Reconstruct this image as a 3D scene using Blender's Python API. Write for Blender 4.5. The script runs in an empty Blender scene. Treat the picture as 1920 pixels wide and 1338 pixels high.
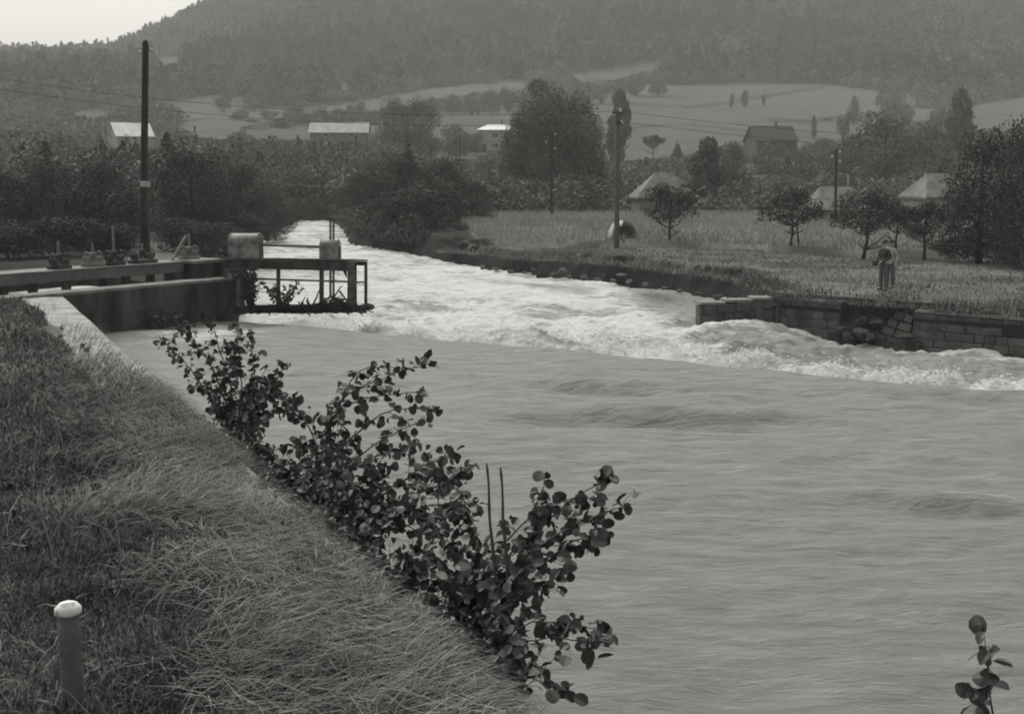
import bpy, math, random
import numpy as np
from mathutils import Vector, Matrix

# ------------------------------------------------------------------ camera, light
S = bpy.context.scene
COL = S.collection
F = 2200.0                       # focal length in pixels of a 1920 px wide frame
TH = math.atan(339 / F)          # pitch
CT, ST = math.cos(TH), math.sin(TH)
cam_d = bpy.data.cameras.new('camera')
cam_d.sensor_width = 36.0
cam_d.lens = 36.0 * F / 1920
cam_d.clip_start = 0.1
cam_d.clip_end = 6000
cam = bpy.data.objects.new('camera', cam_d)
COL.objects.link(cam)
cam.location = (0, 0, 0)
cam.rotation_euler = (math.radians(90) - TH, 0, 0)
S.camera = cam

w = bpy.data.worlds.new('World')
S.world = w
w.use_nodes = True
nt = w.node_tree
nt.nodes.clear()
SUN_EL, SUN_AZ = math.radians(52), math.radians(-28)
sky = nt.nodes.new('ShaderNodeTexSky')
sky.sky_type = 'NISHITA'
sky.sun_disc = False
sky.sun_elevation = SUN_EL
sky.sun_rotation = SUN_AZ
sky.air_density = 1.0
sky.dust_density = 6.0
sky.ozone_density = 1.0
bw = nt.nodes.new('ShaderNodeRGBToBW')
tint = nt.nodes.new('ShaderNodeMix'); tint.data_type = 'RGBA'; tint.blend_type = 'MULTIPLY'
tint.inputs[0].default_value = 1.0
tint.inputs[7].default_value = (1.0, 0.985, 0.925, 1)
bg = nt.nodes.new('ShaderNodeBackground')
bg.inputs[1].default_value = 0.15
out = nt.nodes.new('ShaderNodeOutputWorld')
nt.links.new(sky.outputs[0], bw.inputs[0])
nt.links.new(bw.outputs[0], tint.inputs[6])
nt.links.new(tint.outputs[2], bg.inputs[0])
nt.links.new(bg.outputs[0], out.inputs[0])
sd = bpy.data.lights.new('sun', 'SUN')
sd.energy = 0.5
sd.angle = math.radians(25)
sd.color = (1.0, 0.98, 0.92)
so = bpy.data.objects.new('sun', sd)
COL.objects.link(so)
# sun direction: azimuth measured so that it agrees with the sky's sun_rotation
dv = Vector((math.sin(SUN_AZ) * math.cos(SUN_EL), math.cos(SUN_AZ) * math.cos(SUN_EL), math.sin(SUN_EL)))
so.rotation_euler = dv.to_track_quat('Z', 'Y').to_euler()
S.view_settings.view_transform = 'Standard'
S.view_settings.look = 'None'
S.view_settings.exposure = 0.63
S.view_settings.gamma = 1.0
S.view_settings.use_curve_mapping = False
S.cycles.max_bounces = 5
S.cycles.diffuse_bounces = 2
S.cycles.glossy_bounces = 2
S.cycles.transmission_bounces = 2
S.cycles.volume_bounces = 0
S.cycles.use_denoising = True
S.cycles.filter_width = 1.9

# ------------------------------------------------------------------ helpers
R = np.random.default_rng(7)
random.seed(7)
def ray(px, py):
    h = (px - 960) / F; v = (669 - py) / F
    return np.array([h, CT + v * ST, -ST + v * CT])
def at(px, py, Y):
    r = ray(px, py); return r * (Y / r[1])
def hit(px, py, z):
    r = ray(px, py); return r * (z / r[2])
def proj(P):
    P = np.asarray(P, float)
    x, y, z = P[..., 0], P[..., 1], P[..., 2]
    d = y * CT - z * ST; v = y * ST + z * CT
    d = np.maximum(d, 1e-3)
    return 960 + F * x / d, 669 - F * v / d

def _h(ix, iy, s):
    n = (ix * 374761393 + iy * 668265263 + s * 974634777) & 0xffffffff
    n = ((n ^ (n >> 13)) * 1274126177) & 0xffffffff
    return ((n ^ (n >> 16)) & 0xffff) / 65535.0
def vnoise(x, y, s=0):
    x = np.asarray(x, float); y = np.asarray(y, float)
    ix = np.floor(x).astype(np.int64); iy = np.floor(y).astype(np.int64)
    fx = x - ix; fy = y - iy
    fx = fx * fx * fx * (fx * (fx * 6 - 15) + 10); fy = fy * fy * fy * (fy * (fy * 6 - 15) + 10)
    a = _h(ix, iy, s); b = _h(ix + 1, iy, s); c = _h(ix, iy + 1, s); d = _h(ix + 1, iy + 1, s)
    return (a + (b - a) * fx) * (1 - fy) + (c + (d - c) * fx) * fy
def fbm(x, y, s=0, o=4, g=0.5):
    t = 0; a = 1.0; n = 0
    for k in range(o):
        t = t + a * (vnoise(x * 2 ** k + 17.3 * k, y * 2 ** k - 9.1 * k, s + k) * 2 - 1); n += a; a *= g
    return t / n
def sstep(a, b, x):
    t = np.clip((x - a) / (b - a), 0, 1); return t * t * (3 - 2 * t)
def inpoly(x, y, poly):
    r = np.zeros(np.shape(x), bool); n = len(poly)
    for i in range(n):
        x0, y0 = poly[i]; x1, y1 = poly[(i + 1) % n]
        if y0 == y1: continue
        c = ((y0 > y) != (y1 > y)) & (x < (x1 - x0) * (y - y0) / (y1 - y0) + x0)
        r ^= c
    return r
def dpoly(x, y, poly, closed=True):
    d = np.full(np.shape(x), 1e9); n = len(poly)
    for i in range(n if closed else n - 1):
        x0, y0 = poly[i]; x1, y1 = poly[(i + 1) % n]
        ex, ey = x1 - x0, y1 - y0
        t = np.clip(((x - x0) * ex + (y - y0) * ey) / (ex * ex + ey * ey + 1e-12), 0, 1)
        d = np.minimum(d, np.hypot(x - x0 - t * ex, y - y0 - t * ey))
    return d

def mesh_np(name, V, Fc, attrs=None, smooth=False):
    """V Nx3; Fc: array MxK or list of such arrays"""
    V = np.asarray(V, np.float32)
    if not isinstance(Fc, list): Fc = [Fc]
    Fc = [np.asarray(f, np.int32) for f in Fc if len(f)]
    me = bpy.data.meshes.new(name)
    me.vertices.add(len(V)); me.vertices.foreach_set('co', V.ravel())
    loops = np.concatenate([f.ravel() for f in Fc])
    tot = np.concatenate([np.full(len(f), f.shape[1], np.int32) for f in Fc])
    st = np.concatenate([[0], np.cumsum(tot)[:-1]]).astype(np.int32)
    me.loops.add(len(loops)); me.loops.foreach_set('vertex_index', loops)
    me.polygons.add(len(tot)); me.polygons.foreach_set('loop_start', st); me.polygons.foreach_set('loop_total', tot)
    me.polygons.foreach_set('use_smooth', np.full(len(tot), smooth, bool))
    for k, a in (attrs or {}).items():
        at_ = me.attributes.new(k, 'FLOAT', 'POINT'); at_.data.foreach_set('value', np.asarray(a, np.float32))
    me.update(); me.validate()
    return me

class MB:
    """collects shapes of ONE mesh"""
    def __init__(s): s.v = []; s.f = []; s.t = []
    def add(s, vs, fs, t=0.5):
        b = len(s.v); s.v += [tuple(map(float, v)) for v in vs]; s.f += [tuple(b + i for i in f) for f in fs]
        s.t += [t] * len(vs)
    def box(s, c, d, M=None, t=0.5, bev=0.0):
        x, y, z = [k / 2 for k in d]
        if bev <= 0:
            vs = [(i * x, j * y, k * z) for i in (-1, 1) for j in (-1, 1) for k in (-1, 1)]
            fs = [(0, 1, 3, 2), (4, 6, 7, 5), (0, 4, 5, 1), (2, 3, 7, 6), (0, 2, 6, 4), (1, 5, 7, 3)]
        else:
            b = bev; vs = []; fs = []
            for k in (-1, 1):
                pass
            # bevelled: three shells of vertices
            P = {}
            for i in (-1, 1):
                for j in (-1, 1):
                    for k in (-1, 1):
                        for a in range(3):
                            q = [i * (x - b), j * (y - b), k * (z - b)]
                            q[a] = (i * x, j * y, k * z)[a]
                            P[i, j, k, a] = len(vs); vs.append(tuple(q))
            for a, (u, v) in enumerate(((1, 2), (2, 0), (0, 1))):
                for sg in (-1, 1):
                    def key(p, q):
                        t_ = [0, 0, 0]; t_[a] = sg; t_[u] = p; t_[v] = q; return P[t_[0], t_[1], t_[2], a]
                    f = (key(-1, -1), key(1, -1), key(1, 1), key(-1, 1)); fs.append(f if sg > 0 else f[::-1])
            for a, (u, v) in enumerate(((1, 2), (2, 0), (0, 1))):
                for p in (-1, 1):
                    for q in (-1, 1):
                        def kk(e, ax):
                            t_ = [0, 0, 0]; t_[a] = e; t_[u] = p; t_[v] = q; return P[t_[0], t_[1], t_[2], ax]
                        f = (kk(-1, u), kk(1, u), kk(1, v), kk(-1, v)); fs.append(f if p * q < 0 else f[::-1])
            for i in (-1, 1):
                for j in (-1, 1):
                    for k in (-1, 1):
                        f = (P[i, j, k, 0], P[i, j, k, 1], P[i, j, k, 2]); fs.append(f if i * j * k > 0 else f[::-1])
        c = Vector(c)
        vs = [(M @ Vector(v) if M is not None else Vector(v)) + c for v in vs]
        s.add(vs, fs, t)
    def beam(s, a, b, wd, ht, t=0.5, bev=0.0, up=(0, 0, 1)):
        a = Vector(a); b = Vector(b); d = b - a; L = d.length; d.normalize()
        u = Vector(up); x = d.cross(u)
        if x.length < 1e-4: x = Vector((1, 0, 0))
        x.normalize(); z = x.cross(d)
        M = Matrix((x, d, z)).transposed()
        s.box((a + b) / 2, (wd, L, ht), M, t, bev)
    def tube(s, pts, rad, n=8, cap=True, t=0.5):
        pts = [Vector(p) for p in pts]; m = len(pts)
        rad = rad if hasattr(rad, '__len__') else [rad] * m
        ring = []; prev = None
        vs = []; fs = []
        for i, p in enumerate(pts):
            d = (pts[min(i + 1, m - 1)] - pts[max(i - 1, 0)])
            if d.length < 1e-9: d = Vector((0, 0, 1))
            d.normalize()
            x = (prev - d * prev.dot(d)) if prev is not None else d.orthogonal()
            if x.length < 1e-6: x = d.orthogonal()
            x.normalize(); prev = x; y = d.cross(x)
            for k in range(n):
                a = 2 * math.pi * k / n
                vs.append(p + (x * math.cos(a) + y * math.sin(a)) * rad[i])
        for i in range(m - 1):
            for k in range(n):
                k2 = (k + 1) % n
                fs.append((i * n + k, i * n + k2, (i + 1) * n + k2, (i + 1) * n + k))
        if cap:
            fs.append(tuple(range(n))[::-1]); fs.append(tuple((m - 1) * n + k for k in range(n)))
        s.add(vs, fs, t)
    def build(s, name, mat, parent=None, smooth=False, loc=None):
        me = bpy.data.meshes.new(name); me.from_pydata(s.v, [], s.f); me.update()
        a = me.attributes.new('tint', 'FLOAT', 'POINT'); a.data.foreach_set('value', np.array(s.t, np.float32))
        if smooth: me.polygons.foreach_set('use_smooth', [True] * len(me.polygons))
        return link(name, me, mat, parent, loc)

def link(name, me, mat, parent=None, loc=None):
    o = bpy.data.objects.new(name, me); COL.objects.link(o)
    if mat is not None: me.materials.append(mat)
    if parent is not None: o.parent = parent
    if loc is not None: o.location = loc
    return o
def thing(name, label, cat, loc=(0, 0, 0), rz=0, group=None):
    o = bpy.data.objects.new(name, None); COL.objects.link(o)
    o.empty_display_size = 0.2
    o.location = loc; o.rotation_euler = (0, 0, rz)
    return tag(o, label, cat, group)
def tag(o, label, cat, group=None, kind=None):
    if label: o['label'] = label
    if cat: o['category'] = cat
    if group: o['group'] = group
    if kind: o['kind'] = kind
    return o
def structure(o): o['kind'] = 'structure'; return o

# ------------------------------------------------------------------ materials
def mat(name, c0, c1=None, scale=3.0, rough=0.85, bump=0.3, bscale=None, detail=6, attr=None, acol=None,
        stretch=(1, 1, 1), spec=0.3, bdist=0.02, lo=0.35, hi=0.65, rtint=0.0, coords='Object', metal=0):
    """grey tones c0..c1 mixed by noise; attr: list of (attribute name, tone) mixed over it"""
    m = bpy.data.materials.new(name); m.use_nodes = True; n = m.node_tree.nodes; l = m.node_tree.links
    b = n['Principled BSDF']; b.inputs['Roughness'].default_value = rough
    b.inputs['Specular IOR Level'].default_value = spec; b.inputs['Metallic'].default_value = metal
    c1 = c0 if c1 is None else c1
    tc = n.new('ShaderNodeTexCoord'); mp = n.new('ShaderNodeMapping'); mp.inputs['Scale'].default_value = stretch
    l.new(tc.outputs[coords], mp.inputs['Vector'])
    nz = n.new('ShaderNodeTexNoise'); nz.inputs['Scale'].default_value = scale; nz.inputs['Detail'].default_value = detail
    l.new(mp.outputs[0], nz.inputs['Vector'])
    mr = n.new('ShaderNodeMapRange'); mr.inputs['From Min'].default_value = lo; mr.inputs['From Max'].default_value = hi
    mr.inputs['To Min'].default_value = c0; mr.inputs['To Max'].default_value = c1
    l.new(nz.outputs[0], mr.inputs['Value'])
    cur = mr.outputs[0]
    if rtint:
        at_ = n.new('ShaderNodeAttribute'); at_.attribute_name = 'tint'
        mm = n.new('ShaderNodeMapRange'); mm.inputs['To Min'].default_value = 1 - rtint; mm.inputs['To Max'].default_value = 1 + rtint
        l.new(at_.outputs['Fac'], mm.inputs['Value'])
        mu = n.new('ShaderNodeMath'); mu.operation = 'MULTIPLY'; l.new(cur, mu.inputs[0]); l.new(mm.outputs[0], mu.inputs[1]); cur = mu.outputs[0]
    for (an, tone) in (attr or []):
        at_ = n.new('ShaderNodeAttribute'); at_.attribute_name = an
        n2 = n.new('ShaderNodeTexNoise'); n2.inputs['Scale'].default_value = scale * 1.7; n2.inputs['Detail'].default_value = 5
        l.new(mp.outputs[0], n2.inputs['Vector'])
        r2 = n.new('ShaderNodeMapRange'); r2.inputs['From Min'].default_value = .3; r2.inputs['From Max'].default_value = .7
        r2.inputs['To Min'].default_value = tone * .78; r2.inputs['To Max'].default_value = tone * 1.22
        l.new(n2.outputs[0], r2.inputs['Value'])
        mx = n.new('ShaderNodeMix'); l.new(at_.outputs['Fac'], mx.inputs[0]); l.new(cur, mx.inputs[2]); l.new(r2.outputs[0], mx.inputs[3])
        cur = mx.outputs[0]
    l.new(cur, b.inputs['Base Color'])
    if bump:
        nb = n.new('ShaderNodeTexNoise'); nb.inputs['Scale'].default_value = bscale or scale * 4; nb.inputs['Detail'].default_value = 6
        l.new(mp.outputs[0], nb.inputs['Vector'])
        bp = n.new('ShaderNodeBump'); bp.inputs['Strength'].default_value = bump; bp.inputs['Distance'].default_value = bdist
        l.new(nb.outputs[0], bp.inputs['Height']); l.new(bp.outputs[0], b.inputs['Normal'])
    return m

M = {}
M['ground'] = mat('ground', .040, .075, .15, 1.0, .5, 1.2, spec=0.0, attr=[('crop', .135), ('mown', .16), ('soil', .035), ('track', .12), ('field', .115)], bdist=.15)
M['bank'] = mat('bank', .06, .12, 3, .95, .6, 30, attr=[('mown', .10)], bdist=.02)
M['leaf_far'] = mat('leaf_far', .11, .18, .5, .8, 0, rtint=.45, spec=.15, coords='Object')
M['leaf_dark'] = mat('leaf_dark', .05, .085, .7, .8, 0, rtint=.35, spec=.15)
M['leaf_light'] = mat('leaf_light', .09, .13, .7, .8, 0, rtint=.4, spec=.15)
M['forest'] = mat('forest', .05, .12, .02, .9, 0, rtint=.6, spec=.1)
M['bark'] = mat('bark', .025, .06, 6, .9, .6, 30)
M['alder'] = mat('alder', .06, .11, 20, .55, 0, rtint=.75, spec=.35)
M['stem'] = mat('stem', .045, .09, 30, .7, .3)
M['grass'] = mat('grass', .10, .22, 1.2, .8, 0, rtint=.75, spec=.15)
M['straw'] = mat('straw', .12, .24, 1.2, .8, 0, rtint=.7, spec=.15)
M['deadstalk'] = mat('deadstalk', .25, .4, 3, .8, 0, rtint=.4)
M['weed'] = mat('weed', .06, .11, 3, .7, 0, rtint=.4)
M['meadow'] = mat('meadow', .14, .21, .25, .9, 0, rtint=.28, spec=.1)
M['crop'] = mat('crop', .30, .42, .2, .9, 0, rtint=.3, spec=.1)
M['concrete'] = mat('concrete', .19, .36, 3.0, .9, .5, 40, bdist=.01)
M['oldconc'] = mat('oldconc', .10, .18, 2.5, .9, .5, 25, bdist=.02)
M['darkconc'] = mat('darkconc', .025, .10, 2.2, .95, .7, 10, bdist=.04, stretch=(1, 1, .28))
M['ledge'] = mat('ledge', .14, .24, 3, .9, .5, 30, bdist=.01)
M['stone'] = mat('stone', .06, .12, 1.7, .9, .8, 9, rtint=.2, bdist=.04)
M['rubble'] = mat('rubble', .03, .075, 5, .95, .9, 14, bdist=.05)
M['rock'] = mat('rock', .05, .12, 3, .9, .8, 12, bdist=.03)
M['joint'] = mat('joint', .02, .03, 4, .95, .5)
M['iron'] = mat('iron', .022, .08, 4, .6, .4, 40, spec=.4)
M['midiron'] = mat('midiron', .06, .14, 5, .6, .4, 40)
M['lightiron'] = mat('lightiron', .14, .24, 5, .6, .3, 40, spec=.4)
M['cover'] = mat('cover', .09, .30, 3.0, .65, .4, 25, spec=.4, bdist=.01)
M['pole'] = mat('pole', .016, .065, 3, .85, .5, 30, stretch=(8, 8, .5))
M['greypole'] = mat('greypole', .10, .14, 3, .85, .4, 30, stretch=(8, 8, .5))
M['chipped'] = mat('chipped', .30, .78, 28, .7, .5, 60, lo=.30, hi=.45, bdist=.004)
M['white'] = mat('white', .62, .75, 6, .6, .1)
M['offwhite'] = mat('offwhite', .42, .55, 2, .7, .2)
M['paper'] = mat('paper', .5, .6, 8, .7, 0)
M['ink'] = mat('ink', .03, .05, 8, .7, 0)
M['wall'] = mat('wall', .30, .38, 1.2, .9, .2)
M['wallgrey'] = mat('wallgrey', .17, .24, 1.2, .9, .2)
M['roofwhite'] = mat('roofwhite', .62, .78, .8, .6, .1)
M['roofmid'] = mat('roofmid', .3, .42, .9, .8, .5, 6, bdist=.04)
M['roofpale'] = mat('roofpale', .085, .18, .9, .8, .5, 6, bdist=.04)
M['roofdark'] = mat('roofdark', .035, .05, .9, .8, .4, 6, bdist=.04)
M['glass'] = mat('glass', .03, .05, 2, .25, 0, spec=.5)
M['wood'] = mat('wood', .05, .09, 4, .8, .4, stretch=(1, 1, .2))
M['wire'] = mat('wire', .03, .04, 4, .6, 0)
M['hay'] = mat('hay', .035, .06, 3, .95, .8, 18, bdist=.06)
M['skin'] = mat('skin', .30, .36, 20, .6, 0)
M['hair'] = mat('hair', .04, .05, 20, .8, 0)
M['jacket'] = mat('jacket', .032, .05, 12, .9, .4, 30)
M['trousers'] = mat('trousers', .105, .14, 8, .9, .3, 20)
M['shirt'] = mat('shirt', .30, .42, 8, .9, .3, 20)
M['debris'] = mat('debris', .02, .05, 5, .95, .6, 20)

# ------------------------------------------------------------------ layout of the site
W1, W2 = -4.0, -5.0        # water above and below the weir
ZB = -1.8                  # near bank
MEAD, LEFT = -3.9, -3.15   # right meadow, left bank beyond the sluice
# edge of the near bank (top edge of its coping), going away from the camera
e0 = hit(860, 1225, ZB)[:2]; e1 = hit(140, 572, ZB)[:2]
edir = (e1 - e0) / np.linalg.norm(e1 - e0)
enrm = np.array([edir[1], -edir[0]])               # towards the water (right)
def edge(t, off=0.0): return e0 + edir * t + enrm * off
elen = np.linalg.norm(e1 - e0)
# crest of the weir
crest = np.array([hit(a, b, W1)[:2] for a, b in ((300, 588), (450, 592), (560, 598), (700, 612), (860, 628), (1020, 640), (1190, 656), (1400, 674), (1600, 697), (1860, 714), (2100, 733))])
crest = np.vstack([[crest[0][0] - 8, crest[0][1] + 2], crest, [crest[-1][0] + 12, crest[-1][1] - 3]])
def crestY(X): return np.interp(X, crest[:, 0], crest[:, 1])
lwA = at(418, 521, 33.0)[:2]                       # left (dark) wall, far end
_l = lwA - np.array([-12.4, 27.2]); lwB = lwA - _l / np.linalg.norm(_l) * 26.0      # its near end
BEND = elen + 1.3      # the near bank ends here
# river outline
gl = [tuple(lwB), tuple(lwA), (-9.2, 40)]
rb = [tuple(hit(a, b, W2)[:2]) for a, b in ((485, 455), (478, 438), (490, 425), (545, 419), (560, 411))]
fr = [tuple(hit(a, b, W2)[:2]) for a, b in ((620, 411), (642, 430), (652, 453), (700, 463), (760, 471), (800, 479), (860, 491), (900, 499), (960, 507), (1000, 511), (1050, 515), (1100, 520), (1150, 526), (1200, 531), (1260, 541), (1320, 551), (1385, 556))]
wc = hit(1455, 614, W2)[:2]; wc2 = hit(1860, 650, W2)[:2]     # corner and right end of the masonry wall
wdir = (wc2 - wc) / np.linalg.norm(wc2 - wc)
wend = wc + wdir * 22
river = gl + rb + fr + [tuple(wc + (-0.2, 1.2)), tuple(wc + (.1, .25)), tuple(wend + (.1, .25)), (40, 4), (40, -6), tuple(edge(-8)), tuple(edge(BEND)), tuple(edge(BEND, -24))]

ridgeu = np.array([[-1.2, .085], [-.55, .09], [-.37, .094], [-.33, .097], [-.28, .118], [-.2, .16], [0, .2], [.4, .21], [1.2, .2]])
def terrain(X, Y, fine=True):
    X = np.asarray(X, float); Y = np.asarray(Y, float)
    u = X / np.maximum(Y, 1)
    side = sstep(-.14, -.08, u) if True else 0
    near = LEFT + (MEAD - LEFT) * sstep(-12, -4, X + 0.10 * (Y - 30))
    far = np.interp(Y, [0, 113, 150, 200, 300, 420, 600], [0, 0, .9, 3.4, 10.1, 23.0, 49])
    z = np.where(Y < 600, near * (1 - sstep(110, 300, Y)) + MEAD * sstep(110, 300, Y) + far, 0)
    rz = np.interp(u, ridgeu[:, 0], ridgeu[:, 1]) * 1000
    t = np.clip((Y - 600) / 400, 0, 1)
    hillz = 45.1 + (rz - 45.1) * (t * .85 + .15 * t * t) 
    z = np.where(Y >= 600, hillz, z)
    z = np.where(Y > 1000, rz - (Y - 1000) * .04, z)
    z = z + fbm(X / 60, Y / 60, 3) * 3.0 * sstep(200, 420, Y)
    z = z + fbm(X / 9, Y / 9, 5) * .25 * sstep(34, 60, Y)
    return z
def ground_z(X, Y): return float(terrain(np.array([X]), np.array([Y]))[0])

# crop field (tall grass stand) on the meadow
crop = [tuple(hit(a, b, MEAD)[:2]) for a, b in ((900, 455), (1050, 462), (1200, 467), (1400, 473), (1650, 480), (1960, 488))] + [(62, 113), (-6, 113)]

def fields_mask(px, py):
    polys = [
        [(120, 212), (215, 200), (203, 214), (195, 226), (150, 214)],
        [(298, 192), (420, 178), (420, 196), (455, 178), (456, 196), (440, 216), (345, 226), (330, 200)],
        [(333, 232), (500, 207), (620, 200), (700, 185), (800, 168), (985, 150), (992, 158), (980, 172), (900, 172), (820, 186), (700, 205), (560, 214), (450, 238), (430, 262), (362, 256)],
        [(455, 246), (590, 236), (720, 226), (825, 210), (900, 198), (976, 192), (965, 245), (925, 262), (830, 260), (720, 248), (560, 262), (470, 262)],
        [(1072, 140), (1245, 110), (1232, 130), (1150, 150), (1085, 154)],
        [(1105, 178), (1180, 162), (1400, 157), (1540, 157), (1600, 165), (1650, 170), (1645, 200), (1720, 205), (1765, 203), (1765, 218), (1650, 240), (1600, 258), (1500, 272), (1480, 282), (1380, 268), (1280, 292), (1190, 300), (1110, 300)],
        [(1690, 172), (1715, 175), (1712, 200), (1690, 200)],
        [(1812, 205), (1870, 188), (1990, 176), (1990, 240), (1812, 240)],
        [(286, 112), (345, 106), (347, 120), (300, 127)],
        [(616, 158), (668, 152), (668, 169), (640, 172)],
        [(800, 288), (920, 286), (920, 300), (800, 300)],
        [(1370, 300), (1560, 288), (1560, 330), (1380, 345)],
        [(1720, 300), (1785, 298), (1785, 315), (1720, 315)]]
    m = np.zeros(px.shape)
    wx = fbm(px / 30, py / 12, 61) * 5; wy = fbm(px / 40, py / 18, 62) * 3
    tones = [.9, 1.2, 1.15, .75, 1.1, .9, .9, 1.35, .9, .8, .5, .5, .8]
    for i, p in enumerate(polys):
        k = tones[i]
        m = np.maximum(m, inpoly(px + wx, py + wy, p) * k)
    m = np.where(inpoly(px + wx, py + wy, [(1300, 205), (1545, 165), (1660, 172), (1770, 210), (1480, 232), (1250, 250), (1200, 225)]) & (m > 0), m * 1.2, m)
    for a, w_ in (([(1280, 203), (1365, 192), (1440, 180), (1545, 164)], 3.2), ([(1440, 226), (1520, 228), (1600, 216), (1640, 212)], 5), ([(1110, 246), (1280, 232), (1400, 246), (1560, 262)], 1.6), ([(590, 236), (720, 224), (840, 208), (985, 190)], 4.5), ([(1180, 196), (1300, 200)], 1.2)):
        d = dpoly(px, py, a, closed=False); m = m * np.clip((d - w_ * .6) / 1.5, .12, 1)
    return m

# ------------------------------------------------------------------ ground sheet
def grid(us, Ys):
    U, Y = np.meshgrid(us, Ys); return U * (Y + 6), Y      # fan that reaches wide near the camera
def gridfaces(nr, nc, keep=None):
    i = np.arange(nr - 1)[:, None] * nc + np.arange(nc - 1)[None, :]
    f = np.stack([i, i + 1, i + 1 + nc, i + nc], -1).reshape(-1, 4)
    return f if keep is None else f[keep.ravel()]

def build_ground():
    us = np.concatenate([np.linspace(-1.6, -.52, 30)[:-1], np.linspace(-.52, .52, 520), np.linspace(.52, 1.6, 30)[1:]])
    Ys = [-12., -4, 1]
    y = 4.0
    while y < 1700:
        Ys.append(y); y *= 1.0062 if 28 < y < 120 else (1.03 if y <= 28 else 1.0115)
    X, Y = grid(us, np.array(Ys))
    z = terrain(X, Y)
    # gentle rise of the crop stand
    dc = dpoly(X, Y, crop); ic = inpoly(X, Y, crop)
    z = z + np.where(ic, .35 * sstep(0, .5, dc), 0)
    d = dpoly(X, Y, river); ins = inpoly(X, Y, river)
    sdist = np.where(ins, -d, d)
    # ragged eroded bank
    rag = (fbm(X / 2.2, Y / 2.2, 11) * .9 + fbm(X / .7, Y / .7, 12, 3) * .35) * (Y > 42) * (X > -6) * (Y < 80)
    wl = dpoly(X, Y, [tuple(wc), tuple(wend)], closed=False)
    rag = rag * sstep(1.0, 2.5, wl)
    sdn = sdist - np.where(Y > 42, .55 + rag, 0) * (X > -20)
    wallside = (wl < 1.5)
    k = sstep(-.1, .45, sdn)
    k = np.where(wallside, (sdist > .25).astype(float), k)
    low = np.where(sdist > 0, W2 - .15 + .75 * sstep(0, 1.1, sdist) * (.6 + .8 * vnoise(X * 1.3, Y * 1.3, 21)), W2 - 1.6)
    low = np.where(Y < 42, W2 - 1.6, low)
    zz = low * (1 - k) + z * k
    # canal pocket behind the dark wall and land of the near bank (covered by its own mesh)
    # distance behind left wall
    ld = (lwA - lwB) / np.linalg.norm(lwA - lwB); ln = np.array([-ld[1], ld[0]])
    al = (X - lwB[0]) * ld[0] + (Y - lwB[1]) * ld[1]; ac = (X - lwB[0]) * ln[0] + (Y - lwB[1]) * ln[1]
    canal = (al > -6) & (al < np.linalg.norm(lwA - lwB) + .3) & (ac > -.6) & (ac < 7.0)
    zz = np.where(canal, np.minimum(zz, -4.5), zz)
    be = (X - e0[0]) * enrm[0] + (Y - e0[1]) * enrm[1]
    nb = (be < .4) & ((X - e0[0]) * edir[0] + (Y - e0[1]) * edir[1] < BEND + .3)
    zz = np.where(nb, -5.5, zz)
    rightbank = (X > 31) & (Y < 30)
    V = np.stack([X, Y, zz], -1).reshape(-1, 3)
    px, py = proj(np.stack([X, Y, zz], -1))
    field = fields_mask(px, py) * (Y > 170) * (np.abs(X / np.maximum(Y, 1)) < .7)
    mown = np.clip(((X > -6) | (Y < 50)) * (Y < 70) * k, 0, 1) * (Y > 30)
    mown = mown * sstep(-3, 3, X + .10 * (Y - 30)) * (.75 + .5 * fbm(X / 2.5, Y / 1.6, 77, 3))
    path = [tuple(hit(a, b, LEFT)[:2]) for a, b in ((240, 489), (330, 489), (318, 462), (278, 446), (246, 446))]
    track = inpoly(X, Y, path) * 1.0
    soil = np.where((sdn > -1.4) & (sdn < .4) & (Y > 36) & (Y < 90), 1.0, 0)
    nbd = np.gradient(zz, axis=0) / np.maximum(np.gradient(Y, axis=0), 1e-3)
    soil = np.maximum(soil * (k < .97), (np.abs(nbd) > 1.0) * (Y < 120) * 1.0)
    bare = (fbm(X / 3, Y / 1.6, 71) > .22) & (Y > 46) & (Y < 66) & (sdist < 7)
    soil = np.maximum(soil, bare * .6)
    att = dict(field=field.ravel(), crop=(ic * 1.0).ravel(), mown=mown.ravel(), soil=soil.ravel(), track=track.ravel())
    me = mesh_np('ground', V, gridfaces(*X.shape), att, True)
    structure(link('ground', me, M['ground']))
build_ground()

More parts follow.
